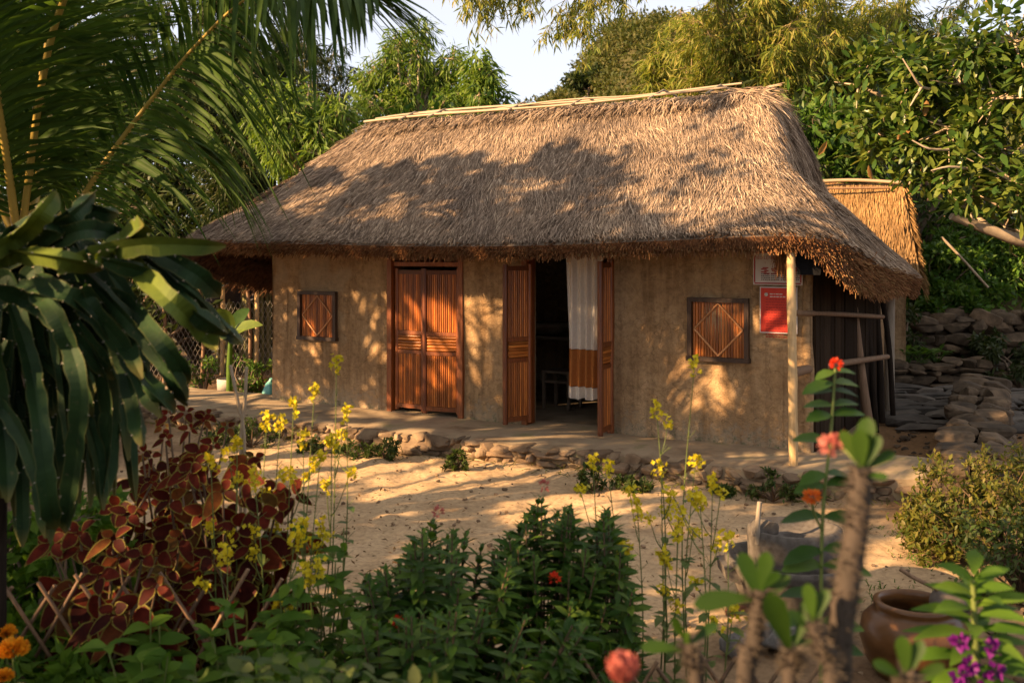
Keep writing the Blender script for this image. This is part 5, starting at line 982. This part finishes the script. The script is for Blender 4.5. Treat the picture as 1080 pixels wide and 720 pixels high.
for a in (('tallest mustard spike against the wall between the small window and the closed doors', 355, 376, 4.7, 345, 1), ('mustard spike just below the small window', 332, 407, 4.7, 322, 1), ('mustard spike below and beside the small window, over the plinth', 310, 422, 4.7, 300, 1), ('short mustard head in front of the plinth near the closed doors', 366, 428, 4.8, 345, 1),
          ('pair of mustard heads at the dim end of the plinth', 282, 436, 4.6, 276, 2), ('mustard head between the two over the plinth corner', 296, 440, 4.8, 290, 2), ('bushy mustard with many heads in the middle of the cluster', 320, 456, 4.5, 305, 3), ('mustard leaning towards the sunlit sand', 350, 460, 4.6, 318, 3), ('mustard with drooping yellow heads over the coleus', 250, 463, 4.4, 262, 3), ('lone mustard standing in the dark coleus leaves', 222, 480, 4.3, 225, 1),
          ('low mustard in front of the sunlit sand', 338, 478, 4.4, 322, 2), ('mustard at the edge of the coleus with pale stems', 268, 496, 4.3, 270, 2), ('small mustard deep among the weeds', 312, 556, 4.2, 300, 3), ('smallest mustard low in the weeds beside the shrub', 335, 590, 4.1, 322, 2), ('mustard with bent stem low in front of the coleus', 240, 575, 4.0, 215, 2),
          ('tallest mustard under the diamond shuttered window near the bamboo post', 733, 378, 4.7, 725, 1), ('mustard spike beside the open doorway leaf', 692, 424, 4.7, 695, 1), ('mustard head before the plinth stones at the doorway', 625, 482, 4.8, 628, 1), ('second mustard head before the plinth stones, close to its twin', 641, 488, 4.8, 640, 1), ('short mustard in front of the stones under the wide window', 697, 487, 4.7, 702, 2), ('mustard with two bright heads over the plinth edge', 734, 480, 4.6, 730, 2), ('bushy yellow mustard nearest the granite mortar', 752, 502, 4.4, 742, 3), ('mustard with long leaves in front of the mortar', 738, 522, 4.3, 735, 3), ('thin mustard beside the dark shrub tip', 672, 530, 4.5, 676, 1), ('mustard with curved bare stem', 716, 546, 4.4, 712, 2), ('low mustard at the edge of the dark shrub', 660, 572, 4.3, 664, 2), ('sparse mustard stalk before the shaded sand', 700, 580, 4.3, 690, 2), ('mustard leaning over the thorny stems', 768, 560, 4.2, 752, 3)):
    mustard(*a)

# ------------------------------------------------------------------ dark shrubs in the middle
def ixora(label, px, Y, outline, n, name='flowering_shrub', lf=.095, mat_='ixora', fl=None, low=720, group='dark shrubs in the flower bed'):
    b = gp(px, Y); t = thing(name, label, 'shrub', b, group); s_ = MB(); f = MB(); ox = [o[0] for o in outline]; oy = [o[1] for o in outline]
    for k in range(n):
        x = U(ox[0], ox[-1]); yt = np.interp(x, ox, oy); y = yt+(low-yt)*U(0, 1)**1.7*(0 if k < n*.28 else 1); e = pt(x, y, Y+U(-.35, .35)); r0 = b+A3((e[0]-b[0])*.35+U(-.05, .05), U(-.12, .12), 0); r0[2] = terrain(r0[0], r0[1])
        q = spline([r0, r0+(e-r0)*.55+A3(0, 0, -.04), e], 14); s_.tube(q, np.linspace(.008, .003, 14), 5); ln = np.linalg.norm(e-r0); st_ = .026; m = int(min(.36, ln*.65)/st_)
        for w_ in range(m):
            fr = 1-w_*st_/ln; i = min(12, int(fr*13)); p = q[i]+(q[i+1]-q[i])*(fr*13-i); d0 = unit(q[i+1]-q[i]); sc = min(1, .4+w_*.2); an = w_*1.57+U(0, .5); u = unit(np.cross(d0, A3(.3, 1, .1))); v = np.cross(d0, u)
            for h in (0, math.pi):
                d = unit((u*math.cos(an+h)+v*math.sin(an+h))+d0*(1.1-.16*min(w_, 6))); f.leaves([p], [d], [unit(d0+rng.normal(0, .2, 3))], lf*sc*U(.75, 1.2), lf*.36*sc*U(.85, 1.15), (0, .3, .65, 1), (.2, .9, .9, .05), .3, .15)
    part(s_, 'stem', M['stem_brown'], t); part(f, 'foliage', L[mat_], t)
    for (x, y, m_) in (fl or []):
        p = MB(); c = pt(x, y, Y-.3); k = 34; ax = unit(rdir(k)+A3(0, -.2, .6)); p.flakes(c+ax*.012, ax, rdir(k), .02, .010, 0, .1); part(p, 'flower', L[m_], t)
ixora('dark glossy shrub with red tips in the middle of the bed', 455, 4.2, [(368, 640), (385, 605), (415, 600), (440, 570), (455, 548), (468, 565), (490, 560), (505, 570), (520, 600), (540, 590)], 74, fl=[(462, 540, 'pink'), (510, 648, 'red'), (468, 688, 'orange'), (420, 655, 'red')])
ixora('tall upright dark shrub pointing at the open doorway', 572, 4.3, [(515, 590), (540, 560), (556, 545), (570, 522), (580, 545), (600, 535), (610, 560), (628, 600), (640, 640)], 70, fl=[(574, 512, 'pink'), (600, 668, 'red'), (585, 610, 'red')])
ixora('slim dark shrub with narrow leaves next to the shaded sand', 640, 4.35, [(612, 585), (625, 560), (640, 538), (650, 560), (662, 600), (672, 650)], 40)
ixora('low dark shrub filling the front of the bed', 430, 3.7, [(330, 690), (380, 660), (430, 650), (500, 640), (560, 650), (620, 660), (665, 690)], 80, low=760)

for (lab, px, Y, w, h) in (('dark leafy bush hidden behind the drooping cactus stems', 15, 4.7, .35, .95), ('dark leafy bush between the cactus and the coleus', 85, 5.0, .3, .8), ('dark leafy bush under the cactus beside the marigolds', 20, 4.0, .3, .6)):
    shrub(lab, px, Y, w, h, 22, 90, .09, .045, L['weed'], 'dark bushes around the dragon fruit', .3, 'bush')
# ------------------------------------------------------------------ weeds and cover at the lower left
g = 'soft green weeds in the flower bed'
for (px, py, Y, Lf, k, lab) in ((160, 640, 4.0, .16, 14, 'broad leaved weed with one big pale leaf by the lattice'), (215, 690, 3.6, .13, 20, 'bright weed at the front of the bed under the mustard'), (280, 640, 3.9, .13, 18, 'weed between the coleus and the dark shrub'), (330, 620, 4.0, .14, 16, 'weed with upright leaves against the shaded sand'), (250, 660, 3.7, .12, 18, 'weed below the bent mustard stem'), (310, 690, 3.5, .12, 20, 'low weed in front of the dark shrub'), (150, 700, 3.5, .12, 18, 'weed at the front by the lattice'), (360, 665, 3.8, .12, 14, 'weed touching the dark shrub'), (345, 575, 4.3, .13, 9, 'small weed standing in front of the bare sand')):
    c = pt(px, py, Y); b = gp(px, Y); t = thing('weed', lab, 'weed', b, g); s_ = MB(); f = MB(); h = max(.15, c[2]-b[2])
    for q_ in range(5):
        e = c+A3(U(-.14, .14), U(-.12, .12), U(-.12, .06)); q = spline([b+A3(U(-.05, .05), 0, 0), (b+e)/2+A3(U(-.03, .03), 0, 0), e], 10); s_.tube(q, np.linspace(.006, .003, 10), 5); n = k; i = rng.integers(3, 10, n); d = unit(rdir(n)*A3(1, 1, .3)+A3(0, 0, .4)); f.leaves(q[i], d, unit(A3(0, -.3, 1)+rdir(n)*.3), Lf*U(.5, 1.1, n), Lf*.42*U(.8, 1.1, n), (0, .15, .35, .6, .85, 1), (.12, .6, 1, .85, .4, .04), .2, .35)
    part(s_, 'stem', M['stem_green'], t); part(f, 'foliage', L['weed'], t)
cv = MB(); n = 15000; x = U(-2.9, 1.9, n); y = U(2.4, 4.9, n); keep = (y < 4.75-.25*vnoise(x*2, y*2, 71)-np.where(x > -.2, .75, 0)) & (np.abs(x/y) < .62); x, y = x[keep], y[keep]; n = len(x); hmax = .12+.16*(vnoise(x*1.7, y*1.7, 72)+1)*(x < .3)+.03; z = terrain(x, y)+U(0, 1, n)*hmax
cv.leaves(np.stack([x, y, z], 1), unit(rdir(n)*A3(1, 1, .4)+A3(0, 0, .35)), unit(A3(0, -.3, 1)+rdir(n)*.5), U(.03, .075, n), U(.02, .042, n), (0, .35, .7, 1), (.2, 1, .8, .08), .2, .2)
tag(cv.build('bed_ground_cover', L['herbage']), 'small leaved ground cover filling the flower bed', None, None, 'stuff')
def marigold(label, px, py, Y, r, g='orange marigolds in the corner of the bed'):
    b = gp(px, Y); c = pt(px, py, Y); t = thing('marigold', label, 'flower', b, g); s_ = MB(); s_.tube([b, (b+c)/2+A3(.01, 0, 0), c], .005, 6); part(s_, 'stem', M['stem_green'], t); n = 150; a = rdir(n); a[:, 2] = np.abs(a[:, 2])*.8-.1; p = MB(); p.flakes(c+a*r*.35, unit(a+A3(0, 0, .1)), rdir(n), r*.75, r*.55, 0, .2); part(p, 'bloom', L['marigold'], t)
    f = MB(); n = 44; i = U(0, 1, n)**.6; q = b+(c-b)*i[:, None]*.95; f.leaves(q, unit(rdir(n)+A3(0, 0, .3)), A3(0, 0, 1), .07, .014, (0, .35, .7, 1), (.2, 1, .8, .1), .2, .2); part(f, 'foliage', L['weed'], t)
marigold('larger orange marigold at the very corner of the bed', 14, 686, 3.6, .055); marigold('small orange marigold behind the larger bloom', 6, 668, 3.8, .04); marigold('half hidden orange marigold lowest in the corner', 4, 714, 3.5, .035)
# lattice of split bamboo along the bed
def lattice(label, pxa, pxb, Y, H, pitch=.16):
    a, b = gp(pxa, Y), gp(pxb, Y); z0 = min(a[2], b[2])-.05; t = thing('lattice_fence', label, 'fence', (a+b)/2, 'lattice fences along the flower bed'); m = MB(); W_ = b[0]-a[0]; k = int(W_/pitch)
    for i in range(-3, k+1):
        for sg in (1, -1):
            x0 = a[0]+i*pitch+U(-.02, .02); x1 = x0+H*.62
            if sg < 0: x0, x1 = x1, x0
            p0 = A3(x0, Y+.012*sg+.05*(x0-a[0])/W_, z0); p1 = A3(x1+U(-.02, .02), Y+.012*sg, z0+H*U(.9, 1.06)); m.tube([p0, (p0+p1)/2+A3(.005, 0, 0), p1], .0085, 5)
    part(m, 'lattice', M['pole_brown'], t); r = MB(); r.tube([A3(a[0], Y, z0+H*.55), A3(b[0], Y+.05, z0+H*.55)], .009, 6); part(r, 'rail', M['frame'], t)
lattice('split bamboo lattice behind the marigolds and below the coleus', -40, 205, 4.05, .82); lattice('short stretch of split bamboo lattice by the red bud', 690, 790, 3.9, .55)
b = pt(125, 690, 4.95); b[2] = .1; t = MB(); t.tube(spline([b+A3(-.5, .1, 0), b, b+A3(.45, -.05, .02)], 14), .10*(1+.08*np.sin(np.arange(14)*1.3)), 12); single(t, 'log', M['bark'], b, 'brown log lying behind the lattice sticks', 'log')

# ------------------------------------------------------------------ thorny plants, red ixora, balsam at the right
def thorny(label, pts, r, Y, leaves_, fl=()):
    P_ = [pt(x, y, Y) for x, y in pts]; b = P_[0].copy(); b[2] = terrain(b[0], b[1]); t = thing('thorny_plant', label, 'plant', b, 'thorny stems at the front of the bed'); q = spline([b]+P_, 40); m = MB(); m.tube(q, np.linspace(r*1.1, r*.8, 40)*.62, 10)
    n = int(np.linalg.norm(np.diff(q, axis=0), axis=1).sum()*480); i = rng.integers(0, 39, n); a = q[i]+(q[i+1]-q[i])*U(0, 1, (n, 1)); o = unit(rdir(n)*A3(1, 1, .25)+A3(0, 0, .15)); r *= .62; m.segs(a+o*r*.85, a+o*(r+U(.008, .020, n)[:, None]), .0018, .0003, 4, 1); part(m, 'stem', [M['thorn'], M['thorn_tip']], t)
    f = MB(); c = q[-1]
    for (dx, dz, dy, Lf) in leaves_:
        d = unit(A3(dx, dy, dz)); f.leaves([c-A3(0, 0, U(0, .03))+d*.01], [d], [unit(A3(-dz*.4, -.9, .5)+rng.normal(0, .2, 3))], Lf*.95, Lf*.30, (0, .25, .5, .75, .92, 1), (.15, .5, .85, 1, .7, .1), .2, .15)
    part(f, 'foliage', L['crown_thorn'], t)
    for (x, y, dY, m_, r_) in fl:
        p = MB(); c2 = pt(x, y, Y+dY); k = 26; a = unit(rdir(k)+A3(0, -.3, .4)); p.flakes(c2+a*r_*.3, a, rdir(k), r_*.9, r_*.8, 0, .2); part(p, 'flower', L[m_], t); s2 = MB(); s2.tube([c, (c+c2)/2+A3(0, 0, .01), c2], .003, 5); part(s2, 'flower_stalk', M['stem_green'], t)
thorny('tallest thick thorny stem with a pink bract and upright leaves', [(884, 718), (893, 620), (905, 545), (908, 492)], .036, 1.75, [(-.05, 1, -.1, .10), (.12, 1, 0, .11), (.3, .9, -.1, .085), (-.3, .8, .1, .08), (.6, .5, 0, .07), (.2, .1, -.3, .05)], [(876, 470, .03, 'pink', .022), (888, 464, .03, 'pink', .016)])
thorny('thorny stem with long leaves before the mortar', [(786, 730), (795, 680), (800, 640), (802, 622)], .026, 1.8, [(-1, .1, -.1, .12), (.1, 1, -.1, .10), (-.3, 1, .1, .11), (.6, .8, 0, .08), (.3, .6, -.3, .06)])
thorny('short thorny stem with one large upright leaf', [(833, 735), (835, 700), (836, 682)], .021, 1.75, [(-.35, 1, -.15, .15), (.35, 1, -.05, .11), (.5, .4, 0, .06)])
thorny('thorny stem with a slender green tip', [(878, 735), (868, 690), (858, 655)], .022, 1.7, [(-.1, 1, 0, .085), (.3, .9, 0, .07), (-.5, .6, 0, .06)])
thorny('low thorny stem nearest the red bud', [(735, 738), (730, 700), (725, 678)], .020, 1.8, [(-.2, .4, -.2, .08), (-.9, .2, 0, .08), (.5, .5, 0, .07), (0, 1, 0, .05)])
thorny('lowest thorny tip below the clay jar', [(960, 745), (958, 728), (957, 712)], .022, 1.7, [(-.1, 1, 0, .09), (.3, 1, 0, .08), (-.6, .5, 0, .07), (.7, .5, 0, .07)])
b = gp(660, 1.5); c = pt(657, 706, 1.5); t = thing('bud_plant', 'blurred pinkish red flower bud at the bottom edge', 'flower', b); s_ = MB(); s_.tube([b, (b+c)/2, c], .006, 6); part(s_, 'stem', M['stem_green'], t); f = MB(); k = 40; a = rdir(k); f.leaves(c-A3(0, 0, .015)+a*.006, unit(a*A3(.55, .55, .2)+A3(0, 0, .8)), a, .034, .024, (0, .35, .7, 1), (.4, 1, .9, .2), .4, -.1); part(f, 'bloom', L['pink'], t)
# slim stem with paired leaves and a red flower
b = gp(866, 3.0); t = thing('red_flower_plant', 'slim upright plant with paired leaves and a red flower on top', 'plant', b); Yx = 3.0; q = spline([b, pt(866, 640, Yx), pt(868, 540, Yx), pt(876, 460, Yx), pt(881, 388, Yx)], 40); s_ = MB(); s_.tube(q, np.linspace(.007, .004, 40), 6); part(s_, 'stem', M['stem_green'], t); f = MB()
for (y, x, Lf) in ((392, 881, .07), (404, 880, .10), (412, 880, .085), (428, 879, .09), (438, 878, .10), (466, 876, .11), (500, 872, .10), (512, 871, .11), (545, 869, .13), (580, 868, .12), (596, 868, .13), (628, 866, .12), (655, 866, .13), (680, 866, .12)):
    for sg in (-1, 1): d = unit(A3(sg*1.0, U(-.5, .5), U(.0, .35))); f.leaves([pt(x, y, Yx)], [d], [unit(A3(-sg*.2, -.5, 1))], Lf*U(.85, 1.1), Lf*.5, (0, .2, .45, .75, .92, 1), (.12, .65, 1, .85, .4, .05), .2, .3)
part(f, 'foliage', L['ixora'], t); p = MB(); k = 40; a = unit(rdir(k)+A3(0, 0, .5)); p.flakes(pt(882, 384, Yx)+a*.008, a, rdir(k), .015, .010, 0, .2); part(p, 'flower', L['red'], t)
p = MB(); k = 70; a = rdir(k); p.flakes(pt(856, 523, Yx-.1)+a*.01*A3(1.4, 1, .8), unit(a+A3(0, -.3, .2)), rdir(k), .019, .012, 0, .2); part(p, 'flower', L['orange'], t, 'orange flower cluster lower on the plant')
s_ = MB(); s_.tube([pt(867, 560, Yx), pt(858, 540, Yx-.06), pt(856, 526, Yx-.1)], .004, 5); part(s_, 'flower_stalk', M['stem_green'], t)
# balsam
b = gp(1028, 2.5); t = thing('balsam', 'purple flowered balsam with long leaves in front of the clay jar', 'plant', b); Yb = 2.5; q = spline([b, pt(1029, 720, Yb), pt(1028, 660, Yb), pt(1026, 612, Yb)], 26); s_ = MB(); s_.tube(q, np.linspace(.013, .006, 26), 7); part(s_, 'stem', M['stem_green'], t); f = MB()
for k in range(46):
    fr = (k/46); y = 745-142*fr; an = k*2.4; d = unit(A3(math.cos(an), math.sin(an)*.8, .12+.6*fr**2)); f.leaves([pt(1027, y, Yb)], [d], [unit(A3(0, -.4, 1)-d*.3)], (.17 if fr < .8 else .12)*U(.8, 1.1), .042, (0, .2, .4, .6, .8, 1), (.15, .55, .95, 1, .6, .04), .25, .28)
part(f, 'foliage', L['weed'], t)
for (x, y) in ((1012, 676), (1045, 682), (1022, 700), (1050, 706), (1010, 712), (1038, 716)): p = MB(); k = 16; a = unit(rdir(k)+A3(0, -.5, 0)); p.flakes(pt(x, y, Yb-.09)+a*.005, a, rdir(k), .024, .022, 0, .15); part(p, 'flower', L['purple'], t)
# clay jar, ladle, mortar
jb = gp(964, 5.0, -.05); t = MB(); t.lathe([(0, .02), (.16, 0), (.19, .03), (.27, .16), (.305, .28), (.29, .38), (.24, .435), (.215, .45), (.225, .475), (.225, .495), (.20, .505), (.185, .49), (.18, .45), (.23, .40), (.27, .28), (.2, .1), (0, .08)], (0, 0, 0), 48, jit=.008); V_, F_, m_, u_2, s_2 = t.c[0]; t.c[0] = (V_*.86+jb, F_, m_, u_2, s_2); single(t, 'clay_jar', M['clay'], jb, 'round brown glazed clay jar on the bare soil', 'jar')
t = MB(); t.lathe([(.15, .34), (.10, .342), (0, .344)], jb, 24); M['water'] = solid('dark_water', [(.01, .008, .006), (.015, .012, .01)], 3, .08, 0); single(t, 'jar_water', M['water'], jb+A3(0, 0, .344), 'dark water filling the brown clay jar', 'water')
lc = jb+A3(.15, -.07, .475); ld = thing('coconut_ladle', 'coconut shell ladle lying across the rim of the jar', 'ladle', lc); t = MB(); an = np.linspace(0, math.pi*.55, 9); t.lathe([(.095*math.sin(x)+.001, -.085*math.cos(x)*-1) for x in an]+[(.088*math.sin(x)+.001, .078*math.cos(x)) for x in an[::-1]], lc-A3(0, 0, .035), 26, jit=.02); part(t, 'bowl', M['coco'], ld)
t = MB(); t.tube([lc+A3(-.05, .0, .03), lc+A3(-.16, .08, .075), lc+A3(-.20, .12, .10)], [.010, .011, .012], 8); part(t, 'handle', M['pole_brown'], ld)
mb_ = gp(835, 6.0); mb_[2] = 0; mor = thing('stone_mill', 'old granite mill with a hollowed top standing in a stone basin', 'mill', mb_)
t = MB(); t.lathe([(0, .0), (.26, .0), (.29, .05), (.34, .22), (.37, .27), (.365, .30), (.335, .30), (.31, .24), (.20, .21), (0, .21)], mb_, 44, jit=.018, sx=1.1); V = t.c[0][0]; t.add(*[(np.array([[-.42, -.12, .20], [-.30, -.12, .16], [-.30, .12, .16], [-.42, .12, .20], [-.43, -.12, .27], [-.30, -.12, .28], [-.30, .12, .28], [-.43, .12, .27]])+mb_), [[0, 1, 5, 4], [3, 7, 6, 2], [0, 4, 7, 3], [4, 5, 6, 7], [0, 3, 2, 1]]]); part(t, 'basin', M['granite'], mor)
t = MB(); t.lathe([(0, .20), (.24, .20), (.255, .24), (.262, .43), (.255, .47), (.235, .475), (.215, .45), (.13, .425), (.06, .42), (.05, .36), (0, .36)], mb_+A3(.02, .02, 0), 44, jit=.02, sx=1.08); part(t, 'upper_stone', M['granite'], mor)
hd = pt(799, 552, 5.9); t = MB(); t.tube([hd-A3(0, 0, .12), hd, hd+A3(.012, 0, .13)], [.016, .016, .014], 8); part(t, 'handle_peg', M['pole_grey'], mor); t = MB(); t.stones([hd+A3(.04, .05, -.06)], [(.16, .14, .13)], .3, .04, p=4, k=6); part(t, 'lug', M['granite'], mor)
for (x, y, Y, d, lab) in ((795, 683, 5.35, (.22, .18, .16), 'grey rubble block below the granite mill'), (825, 690, 5.3, (.26, .2, .15), 'second grey rubble block beside the clay jar'), (776, 694, 5.25, (.2, .17, .13), 'smallest grey rubble block near the lattice'), (808, 672, 5.5, (.24, .2, .13), 'flat grey stone wedged under the mill')):
    b = gp(x, Y, 0); t = MB(); t.stones([b+A3(0, 0, d[2]*.4)], [d], U(0, 3), .05, p=3.5, k=8); single(t, 'rubble_stone', M['rubble'], b, lab, 'rock', 'grey rubble by the mill')
b = gp(806, 5.4, 0); t = MB(); t.stones([b+A3(-.12, .1, .17)], [(.16, .1, .07)], .3, .03, p=5); M['brick'] = solid('old_brick', [(.24, .09, .045), (.34, .14, .07)], 14, .9, .5, .01); single(t, 'brick', M['brick'], b, 'broken orange brick on the rubble by the mill', 'brick')
b = pt(836, 520, 8.9); b[2] = .04; t = MB(); t.box(b+A3(.02, -.12, 0), (.28, .12, .09), -.3); single(t, 'wooden_block', M['pole_brown'], b, 'short wooden block at the foot of the bamboo post', 'block')

# ------------------------------------------------------------------ bush and plants by the path and the plinth
def bush(label, px, Y, w, h, k, n, mat_, g, Lf=.05, Wf=.022, name='bush', cat='bush'):
    b = gp(px, Y, 0); t = thing(name, label, cat, b, g); C = b+np.stack([U(-w, w, k), U(-w, w, k)*.8, h*U(.12, 1, k)], 1); C[:, 2] = b[2]+(C[:, 2]-b[2])*(1-.45*((C[:, 0]-b[0])/w)**2); s_ = MB(); limbs(s_, b, C, .008, .003, .15, 4, 6); ix = np.repeat(np.arange(k), n); P = C[ix]+rdir(len(ix))*U(0, .16, (len(ix), 1))*min(1, w*1.6); s_.segs(C[ix][::3], P[::3], .002, .001, 3); f = MB(); f.leaves(P, unit(rdir(len(ix))+A3(0, 0, .45)), unit(A3(0, 0, 1)+rdir(len(ix))*.6), Lf*U(.6, 1.3, len(ix)), Wf*U(.7, 1.3, len(ix)), (0, .5, 1), (.25, 1, .06), .2, .1); part(s_, 'stem', M['stem_brown'], t); part(f, 'foliage', L[mat_], t)
g = 'sunlit bushes by the low stone wall'
bush('sunlit yellow green bush in front of the low stone wall', 1022, 7.0, .42, .62, 90, 44, 'bush', g); bush('loose bush spreading over the end of the low stone wall', 1065, 7.3, .40, .72, 80, 42, 'bush', g); bush('small bright bush at the path edge of the sunlit bushes', 990, 6.9, .2, .42, 36, 40, 'bush', g); bush('darker bush at the edge nearest the jar', 1075, 6.2, .35, .5, 60, 40, 'herbage', g)
g = 'small plants along the plinth'
for (px, Y, w, h, lab) in ((405, 10.25, .16, .2, 'small green plant against the plinth stones by the closed doors'), (482, 9.75, .12, .2, 'round tuft of green below the open bamboo door leaf'), (372, 10.4, .2, .13, 'low creeping plant along the plinth near the small window'), (340, 10.6, .22, .14, 'weedy plant at the dim end of the plinth'), (626, 8.95, .13, .24, 'dark green plant by the plinth under the yellow heads'), (815, 8.55, .2, .26, 'dark leafy plant beside the foot of the bamboo post'), (240, 11.2, .3, .2, 'wide low plant at the far corner of the plinth'), (760, 8.7, .12, .1, 'tiny weed in front of the plinth under the wide window'), (665, 8.95, .16, .12, 'low weed between the doorway and the wide window'), (265, 10.9, .25, .3, 'dark weed in front of the house corner')):
    bush(lab, px, Y, w, h, 16, 34, 'herbage', g, .05, .022, 'small_plant', 'plant')
def tuft(label, px, Y, r, h, n, g='grass tufts beside the path'):
    b = gp(px, Y, 0); m = MB(); a = b+rng.normal(0, r, (n, 3))*A3(1, 1, 0); m.leaves(a, unit(rng.normal(0, .45, (n, 3))+A3(0, 0, 1)), rdir(n), h*U(.5, 1.2, n), .008, (0, .35, .7, 1), (1, .9, .6, .05), .2, .5); single(m, 'grass_tuft', L['slope'], b, label, 'grass', g)
for (px, Y, r, h, lab) in ((1002, 8.3, .09, .3, 'taller grass tuft at the near end of the low wall'), (985, 8.8, .07, .2, 'grass tuft along the side of the low wall'), (1048, 7.9, .08, .26, 'bright grass tuft behind the sunlit bush'), (965, 6.9, .1, .08, 'short grass patch on the bare path'), (945, 7.6, .1, .07, 'thin grass patch in the middle of the path'), (940, 6.2, .12, .08, 'low grass patch before the clay jar'), (995, 9.7, .07, .22, 'shaded grass tuft farther along the low wall')): tuft(lab, px, Y, r, h, 90)
for (xa, ya, xb, yb, Y, lab) in ((243, 385, 258, 470, 6.0, 'shorter dry bare stalk by the dragon fruit'), (260, 387, 254, 470, 6.0, 'taller dry bare stalk nearest the house')): t = MB(); b = gp(xb, Y); t.tube(spline([b, pt(xb, yb, Y), pt((xa+xb)/2+1, (ya+yb)/2, Y), pt(xa, ya, Y)], 9), .011, 6); single(t, 'dry_stalk', M['bamboo_pale'], b, lab, 'stalk')
n = 520; x = U(-4.2, 3.6, n); y = U(5, 11, n); ok = SD*(x-RX)+CD*(y-RY) < -1.1; x, y = x[ok], y[ok]; n = len(x); m = MB(); q_ = U(.012, .045, n)**1.0; m.stones(np.stack([x, y, 0*x+.014], 1), np.stack([q_, q_*.85, q_*.6], 1), U(0, 6, n), .06, k=4); tag(m.build('yard_pebbles', M['plinthstone']), 'pebbles and clods lying on the sandy yard', None, None, 'stuff')
# litter on the yard
n = 5200; x = U(-4.5, 4.5, n); y = U(5, 11.2, n); lx, ly = x-RX, y-RY; ok = (SD*lx+CD*ly < -1.05) & (rng.uniform(size=n) < .25+.75*smooth((vnoise(x*.8, y*.8, 81)+.25)*2)); x, y = x[ok], y[ok]; n = len(x)
zt = np.zeros(n)+.022; lt_ = MB(); lt_.flakes(np.stack([x, y, zt], 1), unit(rdir(n)*A3(1, 1, .25)), unit(A3(0, 0, 1)+rdir(n)*.5), U(.02, .06, n), U(.008, .022, n), 0, .3)
M['litter'] = leafmat('dry_leaf_litter', [(.10, .055, .025), (.18, .10, .045), (.07, .045, .025), (.26, .17, .08)], .8, .1, .2); tag(lt_.build('leaf_litter', M['litter']), 'dry leaf bits scattered on the sandy yard', None, None, 'stuff')
n = 420; s_ = U(-.9, 8, n); e = np.interp(-s_, -ss, ew); q = h2w(np.stack([-s_, e-U(.02, .35, n), 0*s_+.03], 1)); m = MB(); m.leaves(q, unit(rdir(n)+A3(0, 0, .25)), rdir(n), U(.06, .2, n), .007, (0, .5, 1), (1, .8, .1), .2, .3); tag(m.build('dry_grass', L['bush']), 'dry grass bits along the foot of the plinth', None, None, 'stuff')
n = 420; y = U(4.6, 12, n); x = 2.3+(y-4.6)*.33+U(-.2, 1.5, n); m = MB(); m.stones(np.stack([x, y, 0*x+.014], 1), np.stack([U(.02, .09, n)]*3, 1)*A3(1, .9, .6), U(0, 6, n), .06, k=4); tag(m.build('pebbles', M['wallstone']), 'small stones scattered on the soil path', None, None, 'stuff')
